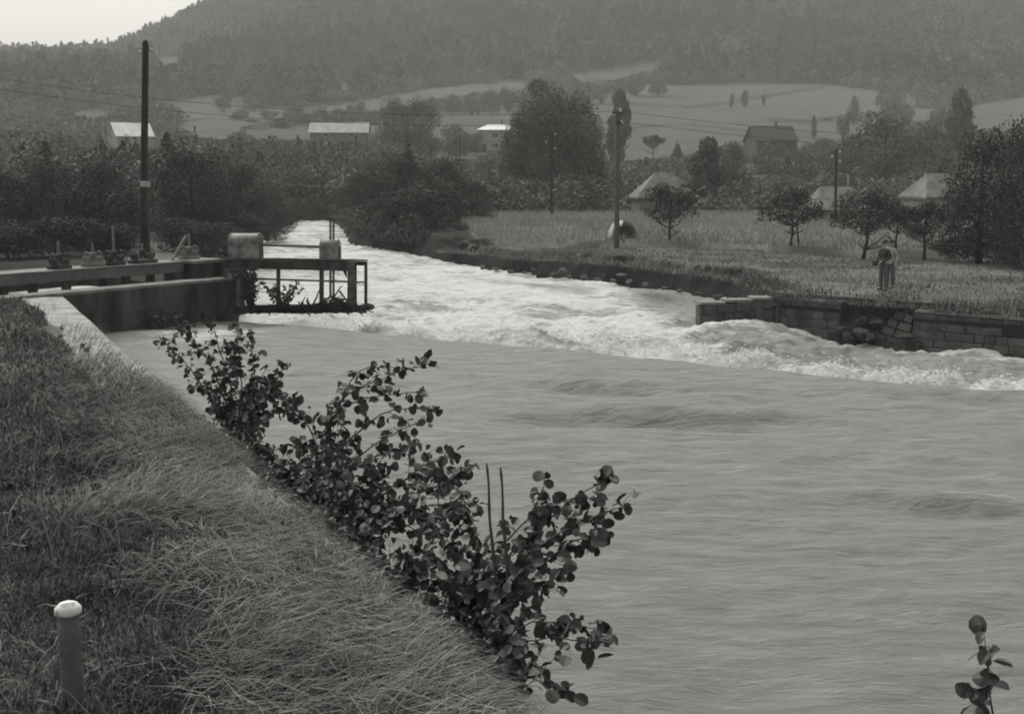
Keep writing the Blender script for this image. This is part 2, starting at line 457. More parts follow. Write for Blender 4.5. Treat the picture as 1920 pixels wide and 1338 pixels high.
# ------------------------------------------------------------------ river
def water_material():
    m = bpy.data.materials.new('river_water'); m.use_nodes = True; n = m.node_tree.nodes; l = m.node_tree.links
    b = n['Principled BSDF']
    tc = n.new('ShaderNodeTexCoord')
    def noise(scale, st, rot=0, det=6, rough=.6, dist=0):
        mp = n.new('ShaderNodeMapping'); mp.inputs['Scale'].default_value = st; mp.inputs['Rotation'].default_value = (0, 0, rot)
        l.new(tc.outputs['Object'], mp.inputs['Vector'])
        z = n.new('ShaderNodeTexNoise'); z.inputs['Scale'].default_value = scale; z.inputs['Detail'].default_value = det
        z.inputs['Roughness'].default_value = rough; z.inputs['Distortion'].default_value = dist
        l.new(mp.outputs[0], z.inputs['Vector']); return z.outputs[0]
    def mth(op, a, c, clamp=False):
        x = n.new('ShaderNodeMath'); x.operation = op; x.use_clamp = clamp
        for i, v in enumerate((a, c)):
            if isinstance(v, (int, float)): x.inputs[i].default_value = v
            else: l.new(v, x.inputs[i])
        return x.outputs[0]
    fo = n.new('ShaderNodeAttribute'); fo.attribute_name = 'foam'
    nf = noise(1.0, (.6, 1.9, 1), .35, 9, .72, .8)
    nf2 = noise(4.2, (.6, 1.5, 1), .2, 8, .78, .6)
    nn = mth('ADD', mth('MULTIPLY', nf, .72), mth('MULTIPLY', nf2, .28))
    # foam where noise < foam attribute
    thr = mth('SUBTRACT', fo.outputs['Fac'], mth('MULTIPLY', mth('MULTIPLY', mth('SUBTRACT', nn, .5), 5.2), mth('MULTIPLY', fo.outputs['Fac'], 2.6, True)))
    mr = n.new('ShaderNodeMapRange'); mr.interpolation_type = 'SMOOTHSTEP'
    mr.inputs['From Min'].default_value = .10; mr.inputs['From Max'].default_value = .90
    l.new(thr, mr.inputs['Value']); foam = mr.outputs[0]
    # muddy water body
    nb = noise(2.0, (.55, 1.7, 1), .2, 9, .72, .3)
    mb = n.new('ShaderNodeMapRange'); mb.inputs['From Min'].default_value = .35; mb.inputs['From Max'].default_value = .65
    mb.inputs['To Min'].default_value = .25; mb.inputs['To Max'].default_value = .37
    l.new(nb, mb.inputs['Value'])
    mx = n.new('ShaderNodeMix'); l.new(foam, mx.inputs[0]); l.new(mb.outputs[0], mx.inputs[2]); mx.inputs[3].default_value = .82
    l.new(mx.outputs[0], b.inputs['Base Color'])
    rr = n.new('ShaderNodeMapRange'); rr.inputs['To Min'].default_value = .42; rr.inputs['To Max'].default_value = .9
    l.new(foam, rr.inputs['Value']); l.new(rr.outputs[0], b.inputs['Roughness'])
    b.inputs['IOR'].default_value = 1.33
    sp = n.new('ShaderNodeMapRange'); sp.inputs['To Min'].default_value = .14; sp.inputs['To Max'].default_value = .02
    l.new(foam, sp.inputs['Value']); l.new(sp.outputs[0], b.inputs['Specular IOR Level'])
    # bumps: streaky ripples
    r1 = noise(1.9, (.6, 1.6, 1), .3, 10, .70, .5)
    r2 = noise(9, (.55, 1.3, 1), .45, 7, .7, .5)
    hh = mth('ADD', mth('MULTIPLY', r1, .32), mth('MULTIPLY', r2, .10))
    nfine = noise(9, (.8, 1.2, 1), 0, 6, .75, .8)
    hh = mth('ADD', hh, mth('MULTIPLY', mth('MULTIPLY', nfine, foam), .16))
    hh = mth('ADD', hh, mth('MULTIPLY', nn, .22))
    bp = n.new('ShaderNodeBump'); bp.inputs['Strength'].default_value = .8; bp.inputs['Distance'].default_value = 1.0
    l.new(hh, bp.inputs['Height']); l.new(bp.outputs[0], b.inputs['Normal'])
    return m
M['river_water'] = water_material()
M['froth'] = mat('froth', .75, .8, 3, .9, 0, spec=.05)
def build_water():
    us = np.concatenate([np.linspace(-.9, -.5, 16)[:-1], np.linspace(-.5, .5, 640), np.linspace(.5, 1.4, 50)[1:]])
    Ys = [-6, -2.5, 0, 1.5]
    y = 3.0
    while y < 170: 
        Ys.append(y); y *= 1.0125 if y < 12 else (1.0035 if 22 < y < 46 else 1.0055)
    X, Y = grid(us, np.array(Ys))
    s = (Y - crestY(X)) * .93
    pool = s < 0
    # rotated, flow stretched coordinates
    a = math.radians(-17); Xr = X * math.cos(a) - Y * math.sin(a); Yr = X * math.sin(a) + Y * math.cos(a)
    h = fbm(Xr / 3.2, Yr / 1.2, 31, 4, .55) * .10 + fbm(Xr / .8, Yr / .34, 37, 4, .6) * .036
    # standing swells on the pool
    for (cx, cy, lx, ly, am) in ((hit(1230, 775, W1)[0], hit(1230, 775, W1)[1], 2.3, .45, .24), (hit(1120, 722, W1)[0], hit(1120, 722, W1)[1], 1.9, .4, .18),
                                 (hit(1760, 935, W1)[0], hit(1760, 935, W1)[1], 1.1, .3, .12), (hit(620, 700, W1)[0], hit(620, 700, W1)[1], .9, .35, .08),
                                 (hit(1660, 700, W1)[0], hit(1660, 735, W1)[1], 3.0, .4, .09)):
        dx = (X - cx); dy = (Y - cy) + .12 * dx + .12 * np.sin(dx * 1.7)
        h = h + am * np.exp(-(dx / lx) ** 2) * (np.exp(-((dy - .0) / ly) ** 2) - .9 * np.exp(-((dy + ly * 1.3) / ly) ** 2))
    zp = W1 + h * sstep(-.2, -2.0, s) + fbm(X / .9, Y, 33, 3) * .03
    zp = zp - .25 * sstep(-1.2, 0, s)
    # below: drop, jump, rapids
    rightz = sstep(2.5, 6.0, X - .0 * Y)
    u_ = X / np.maximum(Y, 1)
    turb = fbm(X / 1.5, Y / 1.2, 41, 5, .55)
    bill = 1 - np.abs(fbm(X / 1.1, Y / 1.0, 45, 4, .55)) * 2
    core = np.exp(-((s - 3.8) / 3.4) ** 2)
    amp = .15 + .26 * core * (1 - .75 * sstep(4.0, 7.0, X)) + .08 * sstep(60, 30, Y)
    prof = W1 - .25 + (W2 - .15 - W1 + .25) * sstep(0, 1.0, s)
    jump = (.62 + .22 * sstep(8, 12, X)) * np.exp(-((s - 2.3) / 1.25) ** 2) * (.8 + .5 * vnoise(X / 1.7, 0 * X, 51))
    mound = .42 * np.exp(-((s - 5.5) / 3.0) ** 2) * np.exp(-((X - 2.4) / 2.8) ** 2) + (.42 + .3 * fbm(X / .8, Y / .8, 48, 3)) * np.exp(-((X - 6.0) / 1.9) ** 2 - ((Y - 36.9) / 1.9) ** 2) + .25 * np.exp(-((X - 7.7) / 1.1) ** 2 - ((Y - 38.2) / .9) ** 2)
    zl = prof + jump + mound + (turb * amp + (bill - .5) * amp * .45) * sstep(.2, 1.8, s)
    swell = .12 * np.sin(X * .9 - Y * .7 + 2 * vnoise(X / 4, Y / 4, 53)) * sstep(3, 6, s)
    zl = zl + swell * sstep(80, 40, Y) + (1 - np.abs(fbm(X / .42, Y / .38, 66, 4, .6)) * 3) * .06 * core + fbm(X / .22, Y / .16, 69, 3, .6) * .05 * sstep(.4, 1.6, s) * (Y < 50) + fbm(X / .5, Y / .35, 67, 3, .6) * .07 * sstep(.5, 2, s)
    # drawn down towards the masonry wall on the right
    zl = zl - .18 * sstep(8, 11, X) * sstep(4.5, 7, s)
    z = np.where(pool, zp, zl)
    # foam amount
    f = np.zeros_like(X)
    band = sstep(.1, .9, s) * (1.0)
    left = .84 - .22 * sstep(46, 95, Y) 
    patch = fbm(Xr / 5, Yr / 3, 57, 3) * .5 + fbm(Xr / 1.6, Yr / .7, 56, 3) * .35
    main = band * (left + patch + .28 * core)
    # calmer strip between the foam roll and the wall, on the right
    calm = sstep(4.4, 6.4, X) * sstep(2.5, 3.4, s + fbm(X / 2, Y / 2, 58) * .7)
    main = main * (1 - calm) + calm * (.10 + patch * .45)
    dw = dpoly(X, Y, [tuple(wc - wdir * 1.5), tuple(wend)], closed=False)
    main = np.maximum(main, .95 * np.exp(-((dw - .25) / (.28 + .25 * vnoise(X / 1.2, Y, 59))) ** 2) * (vnoise(X / 1.3, Y / 1.3, 60) * .6 + .55))
    main = np.maximum(main, 1.45 * np.exp(-((s - 1.4) / 1.15) ** 2) * sstep(.1, .5, s) * sstep(0, 6, X))
    main = np.maximum(main, 1.3 * np.exp(-((X - 5.7) / 1.4) ** 2 - ((Y - 37.0) / 1.6) ** 2))
    f = np.where(s > 0, main, 0)
    # foam by the left wall / sluice and specks on the pool
    px, py = proj(np.stack([X, Y, z], -1))
    q1 = hit(390, 628, W1); q2 = hit(1790, 930, W1); q3 = hit(1750, 925, W1)
    f = np.maximum(f, .75 * np.exp(-((X - q1[0]) / 1.3) ** 2 - ((Y - q1[1]) / 1.6) ** 2) * (s < .2))
    f = np.maximum(f, .33 * np.exp(-((X - q2[0]) / .8) ** 2 - ((Y - q2[1] + .1 * (X - q2[0])) / .22) ** 2))
    f = np.maximum(f, (.30 * np.exp(-((s + .25) / .35) ** 2)) * (X < 3) * (s < 0))
    # torn froth thrown up over the roll
    r = np.random.default_rng(55); wgt = (core * (s > .3) * (s < np.where(X > 6, 2.6, 99)) * (Y < 60) * f * (.15 + np.clip(turb, 0, 1) * 2.2) * (X > -9) * (X < 24)).ravel(); wgt *= (Y.ravel() / 30); wgt /= wgt.sum()
    ii = r.choice(len(wgt), 26000, p=wgt); P0 = np.stack([X, Y, z], -1).reshape(-1, 3)[ii]; m = len(P0)
    P0 = P0 + np.stack([r.normal(0, .08, m), r.normal(0, .12, m), r.exponential(.055, m) - .01], -1)
    rad = (r.uniform(.006, .026, m) * (1 + (r.random(m) < .05)))[:, None, None]
    oc = np.array([(1.4, 0, 0), (-1.4, 0, 0), (0, 1, 0), (0, -1, 0), (0, 0, .8), (0, 0, -.8)])[None]
    Vs = (P0[:, None, :] + oc * rad * r.uniform(.6, 1.4, (m, 6, 1))).reshape(-1, 3)
    fc = np.array([(0, 2, 4), (2, 1, 4), (1, 3, 4), (3, 0, 4), (2, 0, 5), (1, 2, 5), (3, 1, 5), (0, 3, 5)]); Fs = (np.arange(m)[:, None, None] * 6 + fc[None]).reshape(-1, 3)
    tag(link('spray', mesh_np('spray', Vs, Fs), M['froth']), 'white spray and froth flying over the foaming roll below the weir', 'spray', kind='stuff')
    V = np.stack([X, Y, z], -1).reshape(-1, 3)
    me = mesh_np('river', V, gridfaces(*X.shape), dict(foam=f.ravel()), True)
    structure(link('river', me, M['river_water']))
build_water()

# ------------------------------------------------------------------ near bank with coping
def build_bank():
    # grassy bank: strip grid parallel to the edge (t along, w away from the river)
    ts = np.linspace(-9, BEND - .02, 420); ws = np.concatenate([np.linspace(.02, 1.2, 60)[:-1], np.linspace(1.2, 4, 60), np.linspace(4, 26, 40)[1:]])
    T, Wd = np.meshgrid(ts, ws, indexing='ij')
    X = e0[0] + edir[0] * T - enrm[0] * Wd; Y = e0[1] + edir[1] * T - enrm[1] * Wd
    z = ZB - .03 + fbm(X * 1.1, Y * 1.1, 81, 4) * .07 * sstep(.2, .8, Wd) + .05 * sstep(.3, .7, Wd) + .10 * sstep(.6, 5, Wd)
    cov = sstep(7.0, 4.8, T + fbm(X * 1.4, Y * 1.4, 84) * 1.6) * sstep(0, .07, Wd - .03 - .10 * vnoise(T * 2.2, T * 0, 85) - .30 * np.exp(-((T - 2.6) / .75) ** 2))
    cov = cov * sstep(1.25, .8, Wd)
    z = np.where(cov > .02, np.maximum(z, ZB - .03 + .052 * cov + .015 * cov * fbm(X * 9, Y * 9, 86, 3)), z)
    me = mesh_np('bank', np.stack([X, Y, z], -1).reshape(-1, 3), gridfaces(*X.shape)[:, ::-1], dict(mown=(fbm(X, Y, 83) * .3 + .15).ravel()), True)
    structure(link('grassy_bank', me, M['bank']))
    # coping and sloped concrete revetment: one river wall
    root = thing('river_wall', 'concrete river wall with pale coping running along the grassy near bank', 'wall', (e0[0], e0[1], ZB))
    L0, L1 = -8, BEND
    nseg = 90; mb = MB(); rows = []
    prof = [(.62, -.30), (.60, 0.0), (.30, .004), (.03, 0.0), (0, -.03), (0, -.17)]
    for i in range(nseg + 1):
        t = L0 + (L1 - L0) * i / nseg
        jit = (vnoise(t * 1.7, 3, 5) - .5) * .018
        for (o, zz) in prof:
            p = edir * t - enrm * (o + (jit if o < .1 else 0)); drop = -.0 
            rows.append((p[0], p[1], zz + drop))
    k = len(prof); fs = [(i * k + j, i * k + j + 1, (i + 1) * k + j + 1, (i + 1) * k + j) for i in range(nseg) for j in range(k - 1)]
    mb.add(rows, [f[::-1] for f in fs]); mb.build('coping', M['concrete'], root)
    mb = MB(); rows = []; prof = [(.05, -.17), (-.04, -.9), (-.25, -2.2), (-.5, -3.9)]
    for i in range(nseg + 1):
        t = L0 + (L1 - L0) * i / nseg
        for (o, zz) in prof:
            p = edir * t - enrm * o; j = (vnoise(t * 2, zz * 3, 6) - .5) * .04
            rows.append((p[0] + enrm[0] * j, p[1] + enrm[1] * j, zz))
    k = len(prof); fs = [(i * k + j, i * k + j + 1, (i + 1) * k + j + 1, (i + 1) * k + j)[::-1] for i in range(nseg) for j in range(k - 1)]
    mb.add(rows, fs)
    q0 = edir * BEND - enrm * .02; q1 = edir * BEND - enrm * 30
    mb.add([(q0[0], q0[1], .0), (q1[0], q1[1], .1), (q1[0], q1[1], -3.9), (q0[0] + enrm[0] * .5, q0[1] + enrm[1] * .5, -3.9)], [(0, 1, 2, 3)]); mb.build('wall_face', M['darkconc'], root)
build_bank()

# ------------------------------------------------------------------ grass blades
def blades(name, P, H, Wd, lean, mat_, label, cat='grass', seed=1, bend=.5, segs=3, dirs=None):
    r = np.random.default_rng(seed); n = len(P)
    az = r.uniform(0, 2 * np.pi, n) if dirs is None else dirs
    d = np.stack([np.cos(az), np.sin(az), 0 * az], -1)
    sd_ = np.stack([-np.sin(az), np.cos(az), 0 * az], -1)
    tw = r.uniform(-1.2, 1.2, n)[:, None]
    sd_ = sd_ * np.cos(tw) + d * np.sin(tw)
    V = []; tt = []
    for k in range(segs + 1):
        t = k / segs
        ang = lean * t ** .8
        pos = P + d * (H * t * np.sin(ang))[:, None] + np.array([0, 0, 1.0]) * (H * t * np.cos(ang))[:, None]
        wk = Wd * (1 - t ** 1.5) * .5
        if k < segs: V += [pos - sd_ * wk[:, None], pos + sd_ * wk[:, None]]
        else: V += [pos]
    V = np.stack(V, 1)
    m = V.shape[1]; base = np.arange(n)[:, None] * m
    q = [np.array([[2 * k, 2 * k + 1, 2 * k + 3, 2 * k + 2]]) + base for k in range(segs - 1)]
    tri = np.array([[2 * segs - 2, 2 * segs - 1, 2 * segs]]) + base
    t_ = np.repeat(r.beta(1.6, 2.6, n)[:, None], m, 1)
    me = mesh_np(name, V.reshape(-1, 3), [np.concatenate(q), tri], dict(tint=t_.ravel()))
    o = link(name, me, mat_)
    return tag(o, label, cat, kind='stuff')
def near_grass():
    r = np.random.default_rng(3)
    def sample(n, wlo, whi, tlo, thi, pw=1.6):
        t = tlo + (thi - tlo) * r.random(n) ** pw; w_ = wlo + (whi - wlo) * r.random(n)
        return t, w_
    def keep(t, w_, n):
        X = e0[0] + edir[0] * t - enrm[0] * w_; Y = e0[1] + edir[1] * t - enrm[1] * w_
        px, _ = proj(np.stack([X, Y, 0 * X + ZB], -1))
        ok = (px > -200) & (Y > 2.6)
        return X[ok], Y[ok], w_[ok], t[ok]
    t1, w1 = sample(260000, .30, 11, -2.5, 17.0, 1.2); t2, w2 = sample(200000, .30, 3.6, -2.2, 7.0, 1.3); t3, w3 = sample(200000, .3, 3.0, -2.2, 2.6, 1.1)
    t = np.concatenate([t1, t2, t3]); w_ = np.concatenate([w1, w2, w3]); ok = t < BEND - .1; t = t[ok]; w_ = w_[ok]
    X, Y, w_, t = keep(t, w_, 0)
    # ragged inner limit where coping shows
    lim = .42 + fbm(t * 1.3, t * 0, 91, 3) * .16 + .12 * sstep(3, 8, t)
    ok = (w_ > lim)
    X, Y, w_, t = X[ok], Y[ok], w_[ok], t[ok]
    dens = fbm(X * 2.3, Y * 2.3, 92, 3)
    ok = r.random(len(X)) < np.maximum(.75 + .6 * dens, .5) 
    X, Y, w_, t = X[ok], Y[ok], w_[ok], t[ok]
    z = ZB + fbm(X * 1.1, Y * 1.1, 81, 4) * .07 * sstep(.2, .8, w_) + .05 * sstep(.3, .7, w_) + .10 * sstep(.6, 5, w_) - .04
    clump = vnoise(X * 3.1, Y * 3.1, 94)
    n = len(X); H = (.035 + .10 * clump ** 2 * r.random(n) + .07 * r.random(n) ** 6) * (.75 + .04 * Y)
    Wd = (.0045 + .006 * r.random(n)) * np.clip(Y / 5, .9, 2.4)
    lean = r.uniform(.1, 1.25, n)
    blades('bank_grass', np.stack([X, Y, z], -1), H, Wd, lean, M['grass'], 'short rough grass covering the near left bank', seed=11)
    # long flattened grass lying across the coping towards the river
    t, w_ = sample(100000, .04, 1.15, -2.5, 10.5, 1.2); ok = r.random(len(t)) < sstep(1.15 + .0 * w_, .35, w_ + .25 * fbm(t * 1.7, w_, 98, 2)) * (1 - .8 * np.exp(-((t - 2.6) / .6) ** 2) * (w_ < .32)); t = t[ok]; w_ = w_[ok]
    cov = sstep(8.6, 4.2, t) * .93 + .07
    ok = (r.random(len(t)) < cov * (.75 + .6 * fbm(t * 1.6, w_ * 2, 95))) & (w_ > .02 + .28 * sstep(4, 9, t) * r.random(len(t)))
    t = t[ok]; w_ = w_[ok]
    X, Y, w_, t = keep(t, w_, 0); n = len(X)
    az = r.normal(.0, .55, n) + 1.7 * fbm(X * 1.9, Y * 1.9, 97, 3) + np.where(r.random(n) < .18, np.pi, 0)
    z = ZB + .022 + r.random(n) * .04 + .03 * sstep(.3, .8, w_)
    H = (.09 + .24 * r.random(n) ** 1.3) * np.minimum(1, (w_ + .12) / .4)
    # segments must not sink under the coping: lay with lean near 90 deg
    blades('flattened_grass', np.stack([X, Y, z], -1), H, .0035 + .0035 * r.random(n), r.uniform(1.25, 1.54, n), M['straw'],
           'long flattened dry grass combed over the coping of the near bank', seed=12, dirs=az)
    # pale dead stalks and broad leaved weeds
    t, w_ = sample(2600, .3, 6, -2.2, 14, 1.4); ok = t < BEND - .2; t = t[ok]; w_ = w_[ok]; X, Y, w_, t = keep(t, w_, 0); n = len(X)
    blades('dead_stalks', np.stack([X, Y, X * 0 + ZB + .03], -1), .14 + .22 * r.random(n), .003 + .002 * r.random(n), r.uniform(.3, 1.4, n), M['deadstalk'], 'pale dead stalks standing in the short grass of the near bank', seed=15, segs=3)
    t, w_ = sample(260, .35, 6, -2.2, 12, 1.3); ok = t < BEND - .2; t = t[ok]; w_ = w_[ok]; X, Y, w_, t = keep(t, w_, 0)
    k = r.integers(5, 12, len(X)); X = np.repeat(X, k) + 0; Y = np.repeat(Y, k); n = len(X); X = X + r.normal(0, .012, n); Y = Y + r.normal(0, .012, n)
    blades('bank_weeds', np.stack([X, Y, X * 0 + ZB + .02], -1), .06 + .08 * r.random(n), .018 + .02 * r.random(n), r.uniform(.6, 1.35, n), M['weed'], 'broad leaved weeds scattered through the near grass', 'weeds', seed=16, segs=3)
near_grass()

def scatter_px(n, poly_px, z, seed, zf=None):
    """random ground points under a polygon given in picture coordinates, uniform over the ground"""
    r = np.random.default_rng(seed)
    W = np.array([hit(a, b, z)[:2] for a, b in poly_px]); lo = W.min(0); hi = W.max(0)
    P = lo + (hi - lo) * r.random((n, 2)); ok = inpoly(P[:, 0], P[:, 1], [tuple(q) for q in W])
    return P[ok]
def meadow_grass():
    r = np.random.default_rng(5)
    P = lo = np.stack([r.uniform(-3, 46, 190000), 34 + 36 * r.random(190000) ** 1.2], -1)
    X, Y = P[:, 0], P[:, 1]
    d = dpoly(X, Y, river); ins = inpoly(X, Y, river)
    ok = (~ins) & (d > .5) & (X < .5 * Y + 3) & (~inpoly(X, Y, crop)) & (X > -.10 * (Y - 30) - 2) 
    ok &= (r.random(len(X)) < .55 + .9 * fbm(X / 2.0, Y / 2.0, 101, 3))
    ok &= dpoly(X, Y, [tuple(wc), tuple(wend)], False) > .5
    X, Y, d = X[ok], Y[ok], d[ok]
    z = terrain(X, Y) - .03
    n = len(X); cl = vnoise(X / 1.3, Y / 1.3, 103)
    H = .06 + .20 * cl * r.random(n) + .20 * (r.random(n) ** 6)
    blades('meadow_grass', np.stack([X, Y, z], -1), H, .02 + .02 * r.random(n), r.uniform(.1, 1.3, n), M['meadow'], 'rough mown grass of the meadow across the river', seed=13, segs=2)
    # overhanging turf along the bank edge
    t_e = [np.array(p) for p in fr] 
    # crop stand
    P = np.stack([r.uniform(-8, 60, 120000), r.uniform(58, 113, 120000)], -1)
    X, Y = P[:, 0], P[:, 1]; ok = inpoly(X, Y, crop) & (X < .52 * Y)
    e = dpoly(X, Y, crop); ok &= (r.random(len(X)) < .55 + .6 * np.exp(-e / 2))
    X, Y = X[ok], Y[ok]; n = len(X)
    blades('tall_grass', np.stack([X, Y, terrain(X, Y) + .25], -1), .32 + .28 * r.random(n), .03 + .03 * r.random(n), r.uniform(0, .7, n), M['crop'],
           'pale tall standing grass at the back of the meadow', seed=14, segs=2)
meadow_grass()

# ------------------------------------------------------------------ trees
def crown_mesh(name, lobes, n, leaf, seed, mat_, gap=.25, droop=0.0):
    """lobes: (x,y,z,rx,ry,rz) in metres; many small leaf faces in shells of the lobes"""
    r = np.random.default_rng(seed)
    L = np.array(lobes, float); vol = (L[:, 3] * L[:, 4] + L[:, 4] * L[:, 5] + L[:, 3] * L[:, 5]); p = vol / vol.sum()
    k = r.choice(len(L), n, p=p)
    d = r.normal(size=(n, 3)); d /= np.linalg.norm(d, axis=1)[:, None]
    rad = 1 - np.abs(r.normal(0, .23, n)); rad = np.clip(rad, .05, 1.0)
    bump = 1 + .22 * fbm(d[:, 0] * 2.3 + k * 7.7, d[:, 2] * 2.3 + d[:, 1] * 1.9, seed, 3)
    P = L[k, :3] + d * L[k, 3:6] * (rad * bump)[:, None]
    sz = L[k, 3]
    cl = fbm(P[:, 0] / leaf / 5 + P[:, 1] / leaf / 7, P[:, 2] / leaf / 5 - P[:, 1] / leaf / 6, seed + 9, 2)
    ok = (cl > -gap * 1.6) | (r.random(n) < .25)
    P = P[ok]; d = d[ok]; n = len(P)
    nr = d * .8 + r.normal(size=(n, 3)) * .75 + np.array([0, 0, .25]); nr /= np.linalg.norm(nr, axis=1)[:, None]
    a = np.cross(nr, r.normal(size=(n, 3))); a /= np.linalg.norm(a, axis=1)[:, None]; b = np.cross(nr, a)
    s = leaf * r.uniform(.5, 1.25, n)[:, None]
    V = np.stack([P - a * s, P - b * s * .55 + nr * s * .12, P + a * s, P + b * s * .55 + nr * s * .12], 1).reshape(-1, 3)
    Fc = np.arange(n * 4).reshape(-1, 4)
    ti = np.clip(.5 + .45 * cl[ok] + r.normal(0, .22, n), 0, 1)
    me = mesh_np(name, V, Fc, dict(tint=np.repeat(ti, 4)))
    me.materials.append(mat_)
    return me
def lobes_broad(rr, hh, cb, seed, m=9):
    """lobes filling a crown of radius 0.5 and height cb..1 (unit tree)"""
    r = random.Random(seed); L = [(0, 0, (cb + 1) / 2, .34, .34, (1 - cb) * .42)]
    for i in range(m):
        a = 2 * math.pi * i / m + r.uniform(-.3, .3); z = cb + (1 - cb) * r.uniform(.18, .8)
        q = .5 * math.sqrt(max(.1, 1 - (2 * (z - (cb + .42 * (1 - cb))) / (1.15 * (1 - cb))) ** 2))
        s = r.uniform(.13, .2)
        L.append((math.cos(a) * (q - s * .7), math.sin(a) * (q - s * .7), z, s, s, s * .9 * (1 - cb) * 1.15))
    if cb < .26:
        for i in range(8):
            a = 2 * math.pi * i / 8 + r.uniform(-.3, .3); L.append((math.cos(a) * .27, math.sin(a) * .27, cb + .10 * (1 - cb), .17, .17, .14))
        L.append((0, 0, cb + .2, .36, .36, .22)); L.append((0, 0, .6, .42, .42, .28))
    for i in range(4): L.append((r.uniform(-.16, .16), r.uniform(-.16, .16), 1 - r.uniform(.12, .26), .15, .15, .12))
    return L
def lobes_poplar(seed):
    r = random.Random(seed)
    return [(r.uniform(-.12, .12), r.uniform(-.12, .12), .18 + .78 * i / 8 - .02, .40 - .26 * abs(i / 8 - .4) ** 1.3 * 1.6, .4 - .26 * abs(i / 8 - .4) * 1.4, .13) for i in range(8)]
def lobes_conifer(seed):
    r = random.Random(seed)
    return [(r.uniform(-.04, .04), r.uniform(-.04, .04), .14 + .82 * i / 9, .5 * (1 - i / 9.6), .5 * (1 - i / 9.6), .07) for i in range(10)]
def lobes_bush(seed):
    r = random.Random(seed); L = [(0, 0, .42, .36, .36, .42)]
    for i in range(8):
        a = 6.283 * i / 8 + r.uniform(-.3, .3); s = r.uniform(.14, .24)
        L.append((math.cos(a) * .3, math.sin(a) * .3, r.uniform(.2, .72), s, s, s * 1.1))
    return L
VAR = {}
def variants():
    def mk(key, lob, n, leaf, seed, m, gap=.25, cb=.2): VAR[key] = (crown_mesh(key, lob, n, leaf, seed, m, gap), cb)
    for i in range(3):
        mk('broad%d' % i, lobes_broad(1, 1, .12, 10 + i, 9 + i), 6500, .020, 20 + i, M['leaf_far'], .35, cb=.12)
        mk('bush%d' % i, lobes_bush(30 + i), 2600, .032, 40 + i, M['leaf_far'], cb=0)
        mk('dbush%d' % i, lobes_bush(130 + i), 5200, .022, 140 + i, M['leaf_dark'], cb=0)
        mk('dense%d' % i, lobes_broad(1, 1, .04, 110 + i, 12), 15000, .0135, 120 + i, M['leaf_dark'], .35, cb=.1)
    rb_ = random.Random(3)
    BIG = [(-.10, 0, .76, .22, .24, .22), (-.02, .1, .62, .32, .30, .26), (.16, -.05, .60, .27, .3, .26), (-.27, 0, .46, .20, .26, .24), (.30, 0, .42, .18, .26, .26), (0, 0, .30, .44, .42, .28), (-.3, .1, .2, .2, .2, .18), (.32, .1, .2, .18, .2, .18), (.22, 0, .80, .10, .12, .10), (-.13, 0, .93, .09, .1, .07)]
    BIG += [(rb_.uniform(-.4, .4), -.28 + rb_.uniform(-.1, .1), rb_.uniform(.15, .72), .12, .12, .10) for _ in range(9)]
    mk('big', BIG, 30000, .012, 52, M['leaf_far'], .5, cb=.05)
    mk('poplar', lobes_poplar(5), 6500, .035, 54, M['leaf_far'], cb=.1)
    mk('conifer', lobes_conifer(6), 3600, .03, 56, M['leaf_dark'], cb=.1)
    mk('orchard0', lobes_broad(1, 1, .34, 61, 10), 4800, .02, 62, M['leaf_dark'], .2, cb=.34)
    mk('orchard1', lobes_broad(1, 1, .30, 63, 9), 4600, .02, 64, M['leaf_dark'], .2, cb=.3)
    mk('orchard2', lobes_broad(1, 1, .42, 65, 8), 4200, .021, 66, M['leaf_dark'], .2, cb=.42)
    mk('lbush', lobes_bush(71), 3000, .028, 72, M['leaf_light'], .3, cb=0)
variants()
def trunk_mesh(h, w_, cb, seed, lean=0.0, limbs=6, fork=False, thick=.035):
    """trunk and limbs in real metres"""
    r = random.Random(seed); mb = MB(); top = h * .82
    pts = []; rad = []
    r0 = thick * h * .5
    for i in range(7):
        t = i / 6; pts.append((lean * h * (t ** .8) * .5 * (1 - .5 * t) + r.uniform(-.012, .012) * h * (t > 0), r.uniform(-.012, .012) * h * (t > 0), top * t - .15 * (i == 0)))
        rad.append(r0 * (1.25 if i == 0 else 1) * (1 - .82 * t))
    mb.tube(pts, rad, 8)
    if fork: mb.tube([(.12 * w_, 0, -.1), (.10 * w_, .02, h * .25), (.06 * w_, 0, h * .5)], [r0 * .8, r0 * .6, r0 * .3], 8)
    for i in range(limbs):
        a = 6.283 * i / limbs + r.uniform(-.4, .4); t = r.uniform(max(.2, cb * .8), .62)
        b = Vector(pts[int(t * 6)]) ; L = w_ * r.uniform(.26, .42)
        e = b + Vector((math.cos(a) * L, math.sin(a) * L, h * r.uniform(.1, .26)))
        mid = (b + e) / 2 + Vector((0, 0, -h * .02)) + Vector((r.uniform(-1, 1), r.uniform(-1, 1), 0)) * .03 * w_
        mb.tube([b, mid, e], [r0 * .42, r0 * .28, r0 * .08], 5)
        for q in range(2):
            e2 = mid + Vector((r.uniform(-1, 1) * L * .5, r.uniform(-1, 1) * L * .5, h * r.uniform(.05, .16)))
            mb.tube([mid, e2], [r0 * .2, r0 * .05], 4)
    return mb
TN = [0]
